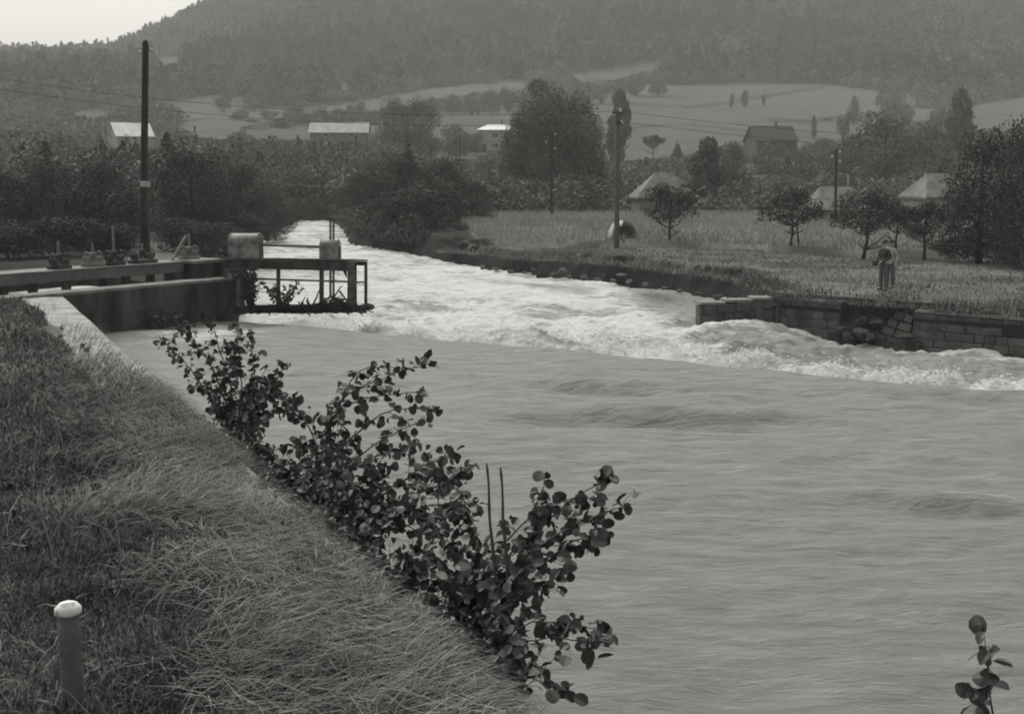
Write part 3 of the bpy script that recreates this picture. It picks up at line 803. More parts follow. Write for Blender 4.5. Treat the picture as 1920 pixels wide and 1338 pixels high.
def plant(kind, px, topy, wpx, Y, label, cat='tree', name='tree', var='broad0', group=None, lean=0, fork=False, basez=None, limbs=6, thick=.035, depth=None):
    TN[0] += 1; i = TN[0]
    X = (at(px, 400, Y))[0]
    z0 = ground_z(X, Y) if basez is None else basez
    ins = inpoly(np.array([X]), np.array([Y]), river)[0]
    if basez is None and ins: z0 = W2 - .1
    zt = at(px, topy, Y)[2]; h = max(zt - z0, .5)
    wd = wpx / F * Y * 1.0
    me, cb = VAR[var]
    root = thing(name, label, cat, (X, Y, z0), 0, group)
    c = link('crown', me, None, root); c.scale = (wd * 1.02, (depth or wd), h); c.rotation_euler = (0, 0, 1.3 * i if (wd and depth is None) else 0)
    if cb == 0:   # bush: short stems
        mb = MB(); r = random.Random(i)
        for k in range(4):
            a = 6.28 * k / 4 + r.uniform(-.4, .4)
            mb.tube([(0.05 * wd * math.cos(a), .05 * wd * math.sin(a), -.2), (.15 * wd * math.cos(a), .15 * wd * math.sin(a), h * .4), (.27 * wd * math.cos(a), .27 * wd * math.sin(a), h * .7)], [.02 * h, .013 * h, .004 * h], 5)
        mb.build('stems', M['bark'], root)
    else:
        trunk_mesh(h, wd, cb, i, lean, limbs, fork, thick).build('trunk', M['bark'], root, True)
    return root
def T(*a, **k): return plant('t', *a, **k)

# orchard on the far meadow
G1 = 'fruit trees of the orchard on the meadow'
T(1256, 340, 108, 64, 'fruit tree with bent forked trunk in front of the half hidden cottage', var='orchard1', name='fruit_tree', group=G1, lean=.0, limbs=7, thick=.05)
T(1486, 352, 122, 61, 'dark rounded fruit tree with two close trunks on the meadow', var='orchard0', name='fruit_tree', group=G1, fork=True, thick=.05)
T(1622, 352, 128, 56.5, 'leaning fruit tree just left of the two standing people', var='orchard1', name='fruit_tree', group=G1, lean=.25, thick=.055)
T(1683, 378, 84, 58, 'small fruit tree directly behind the two people', var='orchard2', name='fruit_tree', group=G1, thick=.05)
T(1737, 372, 92, 56, 'straight trunked fruit tree between the people and the tallest dark tree', var='orchard2', name='fruit_tree', group=G1, thick=.055)
T(1840, 225, 180, 54, 'tallest dark broadleaved tree at the right end of the meadow', var='dense0', name='broadleaf_tree', thick=.05)
T(1935, 210, 170, 50, 'dark broadleaved tree behind the tallest one, cut by the right edge of the view', var='dense1', name='broadleaf_tree', thick=.05)
# large trees of the valley floor
T(1038, 148, 205, 140, 'huge double crowned tree rising above the two storey house', var='big', name='broadleaf_tree', depth=11)
T(1000, 250, 110, 138, 'lower left shoulder tree leaning on the huge tree', var='broad1', name='broadleaf_tree')
T(1088, 240, 90, 142, 'lower right neighbour of the huge tree behind the thin pole', var='broad2', name='broadleaf_tree')
T(1160, 162, 56, 236, 'slender tall tree behind the top of the pale pole', var='poplar', name='poplar_tree')
T(1325, 252, 76, 126, 'dark columnar tree right of the half hidden cottage', var='poplar', name='poplar_tree')
T(1372, 262, 74, 135, 'bushy tree below the dark roofed barn', var='broad0', name='broadleaf_tree')
T(1655, 204, 140, 165, 'broad domed tree above the pale roofed orchard house', var='broad1', name='broadleaf_tree')
T(1590, 245, 80, 175, 'smaller tree at the left foot of the broad domed tree', var='broad2', name='broadleaf_tree')
T(1790, 160, 62, 230, 'tall narrow tree beside the bright field at the right', var='poplar', name='poplar_tree')
T(1740, 225, 90, 185, 'tree between the broad domed tree and the narrow tall one', var='broad0', name='broadleaf_tree')
T(742, 180, 80, 250, 'left of the twin round trees at the middle of the hillside', var='broad0', name='broadleaf_tree')
T(790, 178, 80, 246, 'right of the twin round trees at the middle of the hillside', var='broad2', name='broadleaf_tree')
T(856, 230, 62, 262, 'rounded tree left of the white roofed two storey house', var='broad1', name='broadleaf_tree')
T(892, 245, 36, 280, 'small tree touching the left wall of the two storey house', var='broad2', name='broadleaf_tree')
T(960, 262, 34, 280, 'small tree hiding the right corner of the two storey house', var='broad1', name='broadleaf_tree')
T(1222, 250, 46, 255, 'small crooked field tree above the half hidden cottage', var='orchard2', name='field_tree')
T(1268, 262, 30, 250, 'small pointed tree in the field right of the crooked one', var='conifer', name='spruce_tree')
T(1540, 258, 80, 230, 'low spreading tree right of the dark roofed barn', var='broad0', name='broadleaf_tree')
T(1440, 268, 90, 200, 'tree in front of the dark roofed barn', var='broad1', name='broadleaf_tree')
T(1500, 275, 80, 190, 'tree below the right gable of the dark barn', var='broad2', name='broadleaf_tree')
# conifers and willows by the far river bank
T(768, 258, 100, 100, 'dark spruce standing above the riverside scrub', var='conifer', name='spruce_tree')
T(700, 285, 110, 128, 'shaggy willow at the bend of the river', var='broad2', name='willow_tree')
T(826, 292, 120, 92, 'dark round willow right of the spruce', var='dense1', name='willow_tree')
T(748, 280, 140, 96, 'dark willow right under the spruce', var='dense0', name='willow_tree')
T(690, 318, 110, 104, 'dark willow left of the spruce', var='dense2', name='willow_tree')
T(655, 345, 80, 112, 'small dark willow closest to the end of the rapids', var='dense1', name='willow_tree')
T(885, 335, 96, 98, 'low willow at the back corner of the tall grass', var='dense2', name='willow_tree')
T(612, 300, 120, 165, 'pale willow behind the far end of the river', var='broad1', name='willow_tree')
T(560, 318, 110, 150, 'willow leaning over the left side of the far rapids', var='broad0', name='willow_tree')
# left bank trees
T(190, 292, 175, 52, 'dark dense tree at the left, behind the sluice footbridge', var='dense0', name='broadleaf_tree', thick=.05)
T(360, 272, 170, 60, 'dark dense tree right of the tall tarred pole', var='dense2', name='broadleaf_tree', thick=.05)
T(440, 302, 150, 66, 'dark dense tree behind the large rounded gear cover', var='dense1', name='broadleaf_tree')
T(500, 352, 96, 92, 'lower tree overhanging the left edge of the rapids', var='dense0', name='broadleaf_tree')
T(100, 300, 140, 56, 'dark tree at the extreme left of the view', var='dense1', name='broadleaf_tree')
T(10, 310, 150, 52, 'second dark tree beyond the left end of the footbridge', var='dense2', name='broadleaf_tree')
T(300, 285, 120, 110, 'paler tree standing behind the tarred pole', var='broad1', name='broadleaf_tree')
T(470, 300, 120, 130, 'paler tree filling the gap left of the rapids', var='broad2', name='broadleaf_tree')
T(168, 270, 120, 130, 'paler tree below the white roofed farmhouse', var='broad0', name='broadleaf_tree')
T(238, 275, 90, 150, 'small tree right under the farmhouse gable', var='broad2', name='broadleaf_tree')
# riverside bushes
T(690, 372, 110, 96, 'light leaved bush at the water, left of the dark riverside bush', 'bush', 'bush', 'lbush')
T(660, 392, 60, 104, 'bush at the narrow end of the visible rapids', 'bush', 'bush', 'dbush0')
T(785, 322, 150, 83, 'large dark bush hanging over the right side of the rapids', 'bush', 'bush', 'dbush1')
T(742, 408, 80, 88, 'middle sized bush between the light bush and the large dark one', 'bush', 'bush', 'dbush2')
T(846, 438, 66, 71, 'low dark bush with bare leaning twigs on the bank', 'bush', 'bush', 'dbush0')
T(900, 452, 50, 69, 'small ragged bush at the start of the eroded bank', 'bush', 'bush', 'dbush2')
T(520, 378, 80, 112, 'bush dipping into the far rapids from the left', 'bush', 'bush', 'dbush1')
T(456, 392, 80, 60, 'bush behind the shaft of the sluice gear', 'bush', 'bush', 'dbush2')
T(210, 400, 120, 48, 'bush at the left foot of the tarred pole', 'bush', 'bush', 'dbush0')
T(345, 395, 110, 50, 'bush at the right foot of the tarred pole beside the track', 'bush', 'bush', 'dbush1')
T(1725, 410, 60, 66, 'low bush behind the straight trunked fruit tree', 'bush', 'bush', 'dbush2')
T(1800, 440, 130, 58, 'dark shrub under the tallest tree', 'bush', 'bush', 'dbush0')
for (px, ty, wd, Y, v, lab) in [
    (20, 400, 130, 45, 1, 'bush behind the left end of the footbridge'), (110, 392, 120, 46, 2, 'bush behind the leftmost sluice hoists'), (168, 408, 90, 50, 0, 'bush between the pale hoist and the dark squat hoist'),
    (385, 402, 100, 47, 2, 'bush behind the hoist with the diagonal brace'), (425, 410, 90, 50, 0, 'bush behind the abutment'), (300, 388, 80, 66, 1, 'bush behind the far end of the pale track'), (250, 392, 70, 70, 2, 'dark bush closing the view along the track'),
    (575, 372, 80, 152, 1, 'left one of the bushes closing the far end of the river'), (620, 366, 90, 153, 2, 'right one of the bushes closing the far end of the river'), (655, 372, 70, 130, 0, 'bush on the right bank at the river bend'),
    (500, 396, 60, 98, 2, 'low bush at the waterline left of the far rapids'), (545, 388, 50, 125, 0, 'small bush at the waterline near the river bend'), (672, 398, 60, 112, 1, 'low bush at the waterline right of the far rapids'),
    (815, 400, 90, 88, 2, 'bush filling behind the large dark riverside bush'), (870, 415, 70, 84, 1, 'ragged bush at the near corner of the tall grass'), (930, 402, 70, 112, 0, 'bush at the left back corner of the tall grass')]:
    T(px, ty, wd, Y, lab, 'bush', 'bush', 'dbush%d' % v)
# hedge trees on the slope (all small in the picture)
hedge = [(456, 205, 44, 430), (478, 222, 30, 420), (510, 204, 42, 430), (556, 192, 46, 432), (604, 192, 46, 430), (640, 200, 32, 430), (670, 188, 40, 430), (700, 208, 40, 400),
         (425, 176, 36, 470), (318, 200, 26, 430), (344, 196, 16, 420), (250, 190, 60, 420), (210, 215, 50, 380), (160, 225, 60, 380),
         (810, 178, 34, 450), (850, 176, 40, 452), (885, 172, 40, 455), (920, 168, 44, 460), (955, 160, 36, 465), (1085, 152, 40, 500), (1125, 152, 40, 500), (1155, 146, 30, 500), (1188, 126, 46, 545), (1230, 130, 48, 545),
         (1366, 173, 12, 470), (1390, 167, 16, 475), (1425, 174, 10, 480), (1593, 178, 26, 400), (1662, 166, 50, 430), (1520, 212, 12, 340), (1575, 208, 30, 345), (1690, 190, 32, 400), (1748, 196, 30, 370), (1620, 205, 16, 380)]
hl = ['leftmost tree of the hedgerow between the pale field strips', 'small hedge tree right of the leftmost hedgerow tree', 'third tree along the hedgerow above the long pale roof', 'round hedge tree above the left end of the long pale roof', 'round hedge tree above the middle of the long pale roof',
      'small gap filling hedge tree above the long pale roof', 'hedge tree above the right end of the long pale roof', 'hedge tree touching the twin round trees', 'solitary round tree in the upper left pale field', 'small tree at the left corner of the upper left field', 'thin tree on the lower border of the upper left field',
      'wide tree left of the tarred pole below the woods', 'tree above the roof of the white roofed farmhouse', 'tree left of the white roofed farmhouse', 'first bush tree along the hedge rising to the huge tree', 'second bush tree along the hedge rising to the huge tree', 'third bush tree along the hedge rising to the huge tree', 'fourth bush tree along the hedge rising to the huge tree',
      'last bush tree before the huge tree top', 'hedge tree just right of the huge tree top', 'second hedge tree right of the huge tree top', 'small hedge tree under the uppermost bright field', 'taller tree at the end of the uppermost bright field', 'tree closing the right tip of the uppermost bright field',
      'tiny tree on the diagonal field border, left one', 'small round tree on the diagonal field border, middle one', 'tiny tree on the diagonal field border, right one', 'lone round tree in the wide bright field at the right', 'wide tree at the upper right corner of the wide field', 'tiny bush left of the lone round tree',
      'low bush under the lone round tree', 'bush between the two bright patches at the right', 'bush at the foot of the narrow tall tree', 'tiny bush just right of the lone round tree']
for i, (px, ty, wd, Y) in enumerate(hedge):
    T(px, ty, wd, Y, hl[i], 'hedge tree', 'hedge_tree', ('broad%d' if i % 2 else 'bush%d') % (i % 3), group='trees of the field hedgerows')

def clear_height(px, py, Y, cap, steps=(4, 7, 10, 14, 18, 23, 28, 34, 40, 50)):
    h = np.full(len(px), 3.0); ok = np.ones(len(px), bool)
    for q in steps:
        ok &= fields_mask(px, py - q) < .4; h = np.where(ok, q, h)
    return np.minimum(h * 1.05 / F * Y, cap)
# far forest on the hill and scrub belt: masses nobody could count
def mass(name, pts, hs, ws, n_leaf, leaf, seed, mat_, label, cat, conif=.3, tone=None):
    r = np.random.default_rng(seed); n = len(pts); 
    k = np.repeat(np.arange(n), n_leaf); N = len(k)
    con = (r.random(n) < conif)[k]
    d = r.normal(size=(N, 3)); d /= np.linalg.norm(d, axis=1)[:, None]
    zz = r.random(N); 
    prof = np.where(con, .55 * (1 - zz) ** .8, .5 * np.sqrt(np.clip(1 - (2 * (zz - .5)) ** 2, 0, 1)) + .04)
    az = r.uniform(0, 2 * np.pi, N); rr = prof * (1 - .35 * r.random(N) ** 2) * (1 + .25 * np.sin(az * 3 + k))
    wmul = np.where(con, .75, 1.0); hmul = np.where(con, 1.15, 1.0)
    P = np.stack([pts[k, 0] + np.cos(az) * rr * ws[k] * wmul, pts[k, 1] + np.sin(az) * rr * ws[k] * wmul, pts[k, 2] + hs[k] * hmul * (.08 + .92 * zz)], -1)
    nr = np.stack([np.cos(az), np.sin(az), .5 + 0 * az], -1) + r.normal(size=(N, 3)) * .6; nr /= np.linalg.norm(nr, axis=1)[:, None]
    a = np.cross(nr, r.normal(size=(N, 3))); a /= np.linalg.norm(a, axis=1)[:, None]; b = np.cross(nr, a)
    s = (leaf * r.uniform(.6, 1.3, N) * ws[k] / 6)[:, None]
    V = np.stack([P - a * s, P - b * s * .6, P + a * s, P + b * s * .6], 1).reshape(-1, 3)
    tb = r.random(n) if tone is None else tone
    ti = np.clip(np.where(con, .12, .5) + (tb[k] - .5) * .6 + r.normal(0, .12, N), 0, 1)
    me = mesh_np(name, V, np.arange(N * 4).reshape(-1, 4), dict(tint=np.repeat(ti, 4)))
    return tag(link(name, me, mat_), label, cat, kind='stuff')
def far_forest():
    r = np.random.default_rng(77); n = 26000
    Y = np.sqrt(r.uniform(330 ** 2, 1150 ** 2, n)); X = r.uniform(-.62, .62, n) * Y
    z = terrain(X, Y); px, py = proj(np.stack([X, Y, z], -1))
    line = np.interp(px, [-200, 150, 300, 420, 500, 700, 800, 985, 1080, 1160, 1240, 1250, 1540, 1650, 1760, 1830, 1900, 2100],
                     [215, 205, 184, 178, 196, 180, 163, 146, 136, 128, 108, 154, 154, 164, 186, 186, 176, 165])
    ok = (py < line) & (fields_mask(px, py + 2) < .5) & (fields_mask(px, py - 4) < .5)
    X, Y, z, py_ = X[ok], Y[ok], z[ok], py[ok]
    # thin out hidden density
    px = px[ok]; ok = np.ones(len(X), bool)
    n = len(X); hs = np.minimum(r.uniform(8, 15, n) * (1 + .25 * fbm(X / 90, Y / 90, 7)), clear_height(px[ok], py_[ok], Y, 40)); ws = r.uniform(6, 10.5, n)
    mass('forest', np.stack([X, Y, z - .5], -1), hs, ws, 62, 1.0, 78, M['forest'], 'hazy mixed forest covering the upper hillside', 'forest', .35, np.clip(.5 + fbm(X / 60, Y / 60, 8) * 1.0 + r.normal(0, .2, n), 0, 1))
    print('forest trees', n)
far_forest()
def hedge_mass():
    r = np.random.default_rng(67); n = 9000
    Y = np.sqrt(r.uniform(300 ** 2, 620 ** 2, n)); X = r.uniform(-.6, .6, n) * Y
    z = terrain(X, Y); px, py = proj(np.stack([X, Y, z], -1))
    ok = (fields_mask(px, py) < .4) & (fields_mask(px, py - 3) < .4) & (py > 95) & (r.random(n) < .6)
    ok &= ~((np.abs(px - 930) < 45) & (py > 270)) & ~((np.abs(px - 1440) < 60) & (py > 250)) & ~((np.abs(px - 641) < 70) & (py > 255)) & ~((np.abs(px - 252) < 60) & (py > 255))
    X, Y, z = X[ok], Y[ok], z[ok]; n = len(X); up = np.where(Y > 480, 1.5, 1.0)
    hh_ = np.minimum(r.uniform(2.5, 6.5, n) * up, clear_height(px[ok], py[ok], Y, 9)); ok2 = hh_ > 4.5 / F * Y
    X, Y, z, up, hh_ = X[ok2], Y[ok2], z[ok2], up[ok2], hh_[ok2]; n = len(X)
    mass('hedge_scrub', np.stack([X, Y, z - .5], -1), hh_, np.minimum(r.uniform(4, 8, n), hh_ * 1.8 + 1), 90, .55, 68, M['leaf_far'], 'hedges and copses between the pale hillside fields', 'hedge', .15)
hedge_mass()
def scrub():
    r = np.random.default_rng(87); n = 9000
    Y = r.uniform(84, 330, n); X = r.uniform(-.56, .56, n) * Y
    z = terrain(X, Y); px, py = proj(np.stack([X, Y, z], -1))
    ins = inpoly(X, Y, river) | (dpoly(X, Y, river) < 1.5)
    inc = inpoly(X, Y, crop)
    ok = ~ins & ~inc & (fields_mask(px, py) < .4) & (fields_mask(px, py - 14) < .4)
    ok &= (Y > np.interp(X / Y, [-.5, -.2, -.12, -.11, .5], [84, 84, 100, 114, 114]))
    # keep the ground before the houses fairly low
    ok &= ~((px > 1370) & (px < 1600) & (py > 290) & (py < 345) & (r.random(n) < .75))
    ok &= ~((px > 635) & (px < 935) & (Y < 112))
    ok &= ~((px > 1120) & (px < 1330) & (Y > 110) & (Y < 127))
    ok &= ~((px > 1480) & (px < 1860) & (Y > 60) & (Y < 122))
    ok &= r.random(n) < np.interp(Y, [84, 120, 200, 330], [.55, .55, .5, .35])
    X, Y, z, px, py = X[ok], Y[ok], z[ok], px[ok], py[ok]
    # thicket right down to the waterline downstream
    n2 = 300; pl = np.array(rb[1:] + fr[:5]); k = r.integers(0, len(pl) - 1, n2); t = r.random(n2)[:, None]; Q = pl[k] * (1 - t) + pl[k + 1] * t + r.normal(0, 1.6, (n2, 2))
    q_ok = ~inpoly(Q[:, 0], Q[:, 1], river) & (dpoly(Q[:, 0], Q[:, 1], river) > .4); Q = Q[q_ok]; small = len(Q)
    zq = np.minimum(terrain(Q[:, 0], Q[:, 1]), -4.4)
    X = np.concatenate([X, Q[:, 0]]); Y = np.concatenate([Y, Q[:, 1]]); z = np.concatenate([z, zq]); px = proj(np.stack([X, Y, z], -1))[0]; n = len(X)
    hs = r.uniform(2.2, 5.2, n) * (1 + .5 * fbm(X / 20, Y / 20, 17)) * np.interp(X / Y, [-.5, -.12, -.08, .5], [1.3, 1.3, .8, .75]); ws = r.uniform(2.6, 5.5, n)
    hs[-small:] = r.uniform(1.0, 2.6, small); ws[-small:] = r.uniform(1.4, 3.0, small)
    # nothing may hide the house walls or the pale fields
    lim = np.where((px > 895) & (px < 955), 288, np.where((px > 560) & (px < 715), 262, np.where((px > 190) & (px < 300), 276, np.array(246 + 22 * fbm(px / 45, px * 0, 31, 3) + 0 * px))))
    zt = np.array([at(a, l, y)[2] for a, l, y in zip(px, lim, Y)]); hs = np.minimum(hs, np.maximum(zt - z, .8)); px, py = proj(np.stack([X, Y, z], -1)); hs = np.minimum(hs, np.maximum(clear_height(px, py, Y, 20, (8, 14, 20, 28, 36, 46, 60, 80)), 1.0) * np.where(Y < 200, 9, 1))
    q = slice(n - small, n); mass('thicket', np.stack([X, Y, z - .3], -1)[q], hs[q], ws[q], 260, .30, 89, M['leaf_dark'], 'low dark thicket along the waterline of the far rapids', 'thicket', 0)
    n -= small; X, Y, z, hs, ws = X[:n], Y[:n], z[:n], hs[:n], ws[:n]
    mass('scrub', np.stack([X, Y, z - .3], -1), hs, ws, 210, .30, 88, M['leaf_far'], 'dark scrub and thickets filling the valley floor', 'scrub', .12)
    print('scrub', n)
scrub()

# ------------------------------------------------------------------ houses
def house(name, label, px, basey, Y, wd, dp, hw, hr, rz, wallm, roofm, windows=(), door=None, chimney=None, hip=False, over=.35, basez=None, axis='x'):
    """ridge along local x; front wall at local -y"""
    X = at(px, 400, Y)[0]; z0 = at(px, basey, Y)[2] if basez is None else basez
    root = thing(name, label, 'house', (X, Y, z0), rz)
    mb = MB(); x, y = wd / 2, dp / 2
    vs = [(-x, -y, -1), (x, -y, -1), (x, y, -1), (-x, y, -1), (-x, -y, hw), (x, -y, hw), (x, y, hw), (-x, y, hw)]
    fs = [(0, 1, 5, 4), (1, 2, 6, 5), (2, 3, 7, 6), (3, 0, 4, 7)]
    if not hip:
        vs += [(-x, 0, hw + hr), (x, 0, hw + hr)]; fs += [(5, 6, 9), (7, 4, 8)]
    else: fs += [(4, 5, 6, 7)]
    mb.add(vs, fs); mb.build('wall', wallm, root)
    mb = MB(); th = .18; o = over
    if not hip:
        k = hr / y
        for sg in (-1, 1):
            a = [(-x - o, sg * (y + o), hw - o * k), (x + o, sg * (y + o), hw - o * k), (x + o, 0, hw + hr + .003), (-x - o, 0, hw + hr + .003)]
            b = [(p[0], p[1], p[2] + th) for p in a]; q = [(0, 1, 2, 3), (4, 7, 6, 5), (0, 4, 5, 1), (1, 5, 6, 2), (2, 6, 7, 3), (3, 7, 4, 0)]
            mb.add(a + b, q if sg > 0 else [f[::-1] for f in q])
    else:
        rl = x * hip
        e = [(-x - o, -y - o, hw), (x + o, -y - o, hw), (x + o, y + o, hw), (-x - o, y + o, hw)]
        e2 = [(p[0], p[1], p[2] + th) for p in e]; rg = [(-rl, 0, hw + hr), (rl, 0, hw + hr)]
        mb.add(e + e2 + rg, [(3, 2, 1, 0), (0, 1, 5, 4), (1, 2, 6, 5), (2, 3, 7, 6), (3, 0, 4, 7), (4, 5, 9, 8), (5, 6, 9), (6, 7, 8, 9), (7, 4, 8)])
    rf = mb.build('roof', roofm, root)
    if chimney:
        mb = MB(); mb.box((chimney, .35, hw + hr + .3), (.5, .5, 1.4)); mb.box((chimney, .35, hw + hr + 1.03), (.62, .62, .08)); mb.build('chimney', M['oldconc'], rf)
    for (wx, wz, ww, wh, side) in windows:
        def at_(dx, dz, dn, sz):
            if side == 'f': return (wx + dx, -y - dn, wz + dz), sz
            return (-x - dn, wx + dx, wz + dz), (sz[1], sz[0], sz[2])
        mb = MB()
        for dx in (-ww / 2, ww / 2): mb.box(*at_(dx, 0, .03, (.1, .08, wh + .1)))
        for dz in (-wh / 2, wh / 2): mb.box(*at_(0, dz, .035, (ww, .08, .1)))
        mb.box(*at_(0, 0, .03, (.06, .06, wh)))
        fr_ = mb.build('window', M['offwhite'], root)
        mb = MB(); mb.box(*at_(0, 0, .012, (ww, .02, wh))); mb.build('pane', M['glass'], fr_)
    if door:
        mb = MB(); mb.box((door, -y - .03, 1.0), (1.0, .06, 2.1), bev=.01); d = mb.build('door', M['wood'], root)
        mb = MB(); mb.box((door + .4, -y - .08, 1.05), (.05, .06, .12)); mb.build('handle', M['iron'], d)
    return root
def m_of(px, Y): return px / F * Y
house('two_storey_house', 'pale two storey house with shining white hipped roof on the hillside', 934, 286, 300, m_of(66, 300), 8.5, 5.3, 1.6, -.10, M['wall'], M['roofwhite'],
      windows=[(-.2, 1.6, 1.4, 1.1, 'f'), (-.2, 4.1, 1.4, 1.1, 'f'), (2.6, 1.6, 1.4, 1.1, 'f'), (2.6, 4.1, 1.4, 1.1, 'f')], chimney=1.0, hip=.6, door=-3.0)
house('farmhouse', 'white roofed farmhouse with pale gable behind the tarred pole', 252, 270, 280, m_of(66, 280), 7, 1.8, 2.9, math.radians(34), M['wall'], M['roofwhite'],
      windows=[(0, 1.2, 1.0, 1.0, 'f'), (1.0, 1.4, .9, .9, 's')], chimney=1.6, door=-2)
house('long_barn', 'long low building with pale roof above the far end of the rapids', 641, 262, 285, m_of(104, 285), 7, 1.6, 2.2, 0.04, M['wallgrey'], M['roofmid'],
      windows=[(-3, 1.0, 1.0, .8, 'f'), (3, 1.0, 1.0, .8, 'f')], door=0)
house('cottage', 'half hidden cottage with steep weathered roof behind the bent fruit tree', 1243, 402, 122, m_of(104, 122), 5.0, 1.6, 2.7, math.radians(4), M['wallgrey'], M['roofpale'], hip=.3,
      windows=[(-1, 1.1, .8, .9, 'f'), (1.2, 1.1, .8, .9, 'f')], chimney=None, door=0)
house('barn', 'dark roofed barn on the slope left of the broad domed tree', 1440, 282, 255, m_of(76, 255), 8, 2.0, 3.0, math.radians(8), M['wood'], M['roofdark'], windows=[(-2, 1.2, .9, .7, 'f')], door=1.5, chimney=1.2)
house('orchard_house', 'low house with pale roof behind the fruit trees', 1566, 414, 96, m_of(96, 96), 4.6, .75, 2.0, math.radians(3), M['wall'], M['roofpale'], hip=.62,
      windows=[(-.9, .45, .7, .6, 'f'), (.7, .45, .7, .6, 'f')], chimney=1.3)
house('gabled_house', 'white walled house with sloping pale roof beside the tallest dark tree', 1762, 410, 90, m_of(96, 90), 4.2, 1.5, 1.9, math.radians(6), M['wall'], M['roofpale'], hip=.62,
      windows=[(-.6, .9, .7, .7, 'f')], door=.5)

# ------------------------------------------------------------------ utility poles and cables
def pole(name, label, top, base, Yd, r0, r1, matk, insul=(), arms=(), group=None, sign=None, twin=None):
    b = Vector(at(base[0], base[1], Yd)); t = Vector(at(top[0], top[1], Yd))
    b.z = min(b.z, ground_z(b.x, b.y)) if Yd > 40 else b.z
    root = thing(name, label, 'pole', b, group=group)
    d = t - b; mb = MB(); n = 8
    mb.tube([d * (i / n) - (Vector((0, 0, .3)) if i == 0 else Vector()) for i in range(n + 1)] + [d + d.normalized() * r1 * .8], [r0 + (r1 - r0) * i / n for i in range(n + 1)] + [r1 * .35], 12)
    mb.build('shaft', matk, root, True)
    for (ix, iy, side) in insul:
        p = Vector(at(ix, iy, Yd - r1 * 1.0)) - b; q = p * 1.0
        c = b + d * ((p.z) / d.z) - b
        mb = MB(); mb.tube([c, (c + p) / 2 + Vector((0, 0, -.04)), p + Vector((0, 0, -.05)), p], [.014] * 4, 6); mb.build('bracket', M['iron'], root)
        mb = MB(); s = .085 if Yd > 60 else .045
        mb.tube([p + Vector((0, 0, k * s)) for k in (-.7, -.6, -.1, .3, .6, 1.1, 1.3)], [s * .5, s * 1.0, s * 1.0, s * .55, s * .8, s * .6, s * .1], 10); mb.build('insulator', M['white'], root, True)
    return root, b, d
G2 = 'wooden utility poles on the far meadow'
pr, pb, pd = pole('utility_pole', 'tall thick dark tarred pole rising above the sluice footbridge', (273, 80), (268, 492), 44.0, .145, .115, M['pole'], insul=((285, 93, 1), (262, 97, -1)))
# second foot of the tarred pole, with coupling bolts
mb = MB(); mb.tube([(.24, 0, -.3), (.23, 0, 0), (.215, 0, 1.5)], [.09, .09, .085], 10); mb.build('support_stub', M['pole'], pr, True)
mb = MB()
for zz in (.5, 1.3): mb.tube([(-.18, -.02, zz), (.34, -.02, zz)], .02, 6)
mb.build('bolt', M['iron'], pr)
sp = Vector(at(272.5, 345, 44.0 - .16)) - pb
mb = MB(); mb.box(sp, (.36, .02, .20), bev=.006); sg = mb.build('number_plate', M['paper'], pr)
mb = MB()
for dx in (-.08, .0, .08): mb.box(sp + Vector((dx, -.012, 0)), (.02, .004, .09)); 
mb.box(sp + Vector((.02, -.0125, .03)), (.03, .004, .02))
mb.build('marking', M['ink'], sg)
_, qb, qd = pole('utility_pole', 'pale grey tall pole standing beside the dark hay pile', (1158, 205), (1156, 472), 64.0, .155, .11, M['greypole'],
     insul=((1163, 207, 1), (1166, 230, 1), (1151, 214, -1)), group=G2)
rt = bpy.data.objects[_.name]
mb = MB(); mb.box(Vector(at(1158, 212, 63.8)) - qb, (.62, .10, .10)); mb.box(Vector(at(1160, 231, 63.8)) - qb, (.34, .10, .12)); mb.build('crossarm', M['iron'], rt)
_, c3, d3 = pole('utility_pole', 'thin dark pole at the back edge of the tall grass, before the huge tree', (1034, 250), (1034, 414), 108.0, .14, .11, M['pole'], insul=((1041, 252, 1), (1024, 267, -1), (1041, 279, 1)), group=G2)
_, c4, d4 = pole('utility_pole', 'thin dark pole in front of the orchard house roof', (1568, 282), (1566, 425), 88.0, .12, .09, M['pole'], insul=((1575, 285, 1), (1560, 294, -1), (1575, 303, 1)), group=G2)
_, c5, d5 = pole('utility_pole', 'distant short pole left of the two storey house', (863, 255), (863, 294), 235.0, .14, .11, M['pole'], group=G2)
_, c6, d6 = pole('utility_pole', 'distant short pole below the twin round trees', (808, 275), (808, 306), 215.0, .14, .11, M['pole'], group=G2)
_, c7, d7 = pole('utility_pole', 'short weathered post among the reeds at the far river bend', (590, 275), (590, 300), 230.0, .12, .10, M['pole'], group=G2)
def cable(label, a, b, sag, r=.012):
    a = Vector(a); b = Vector(b); mb = MB(); n = 22
    mb.tube([a.lerp(b, i / n) - Vector((0, 0, sag * 4 * (i / n) * (1 - i / n))) for i in range(n + 1)], r, 5)
    o = mb.build('cable', M['wire']); tag(o, label, 'cable', 'overhead wires')
pa = at(1158, 208, 64); pbm = at(1161, 228, 64)
cable('upper overhead wire running left from the pale grey pole', at(-60, 138, 60), pa, .9, .010)
cable('lower overhead wire running left from the pale grey pole', at(-60, 158, 60), pbm, .9, .010)
cable('upper overhead wire running right from the pale grey pole', pa, at(2000, 262, 88), .5, .011)
cable('lower overhead wire running right from the pale grey pole', pbm, at(2000, 285, 88), .5, .011)
cable('overhead wire between the thin dark pole and the left distance', c3 + d3 * .94, at(300, 262, 200), .8, .013)

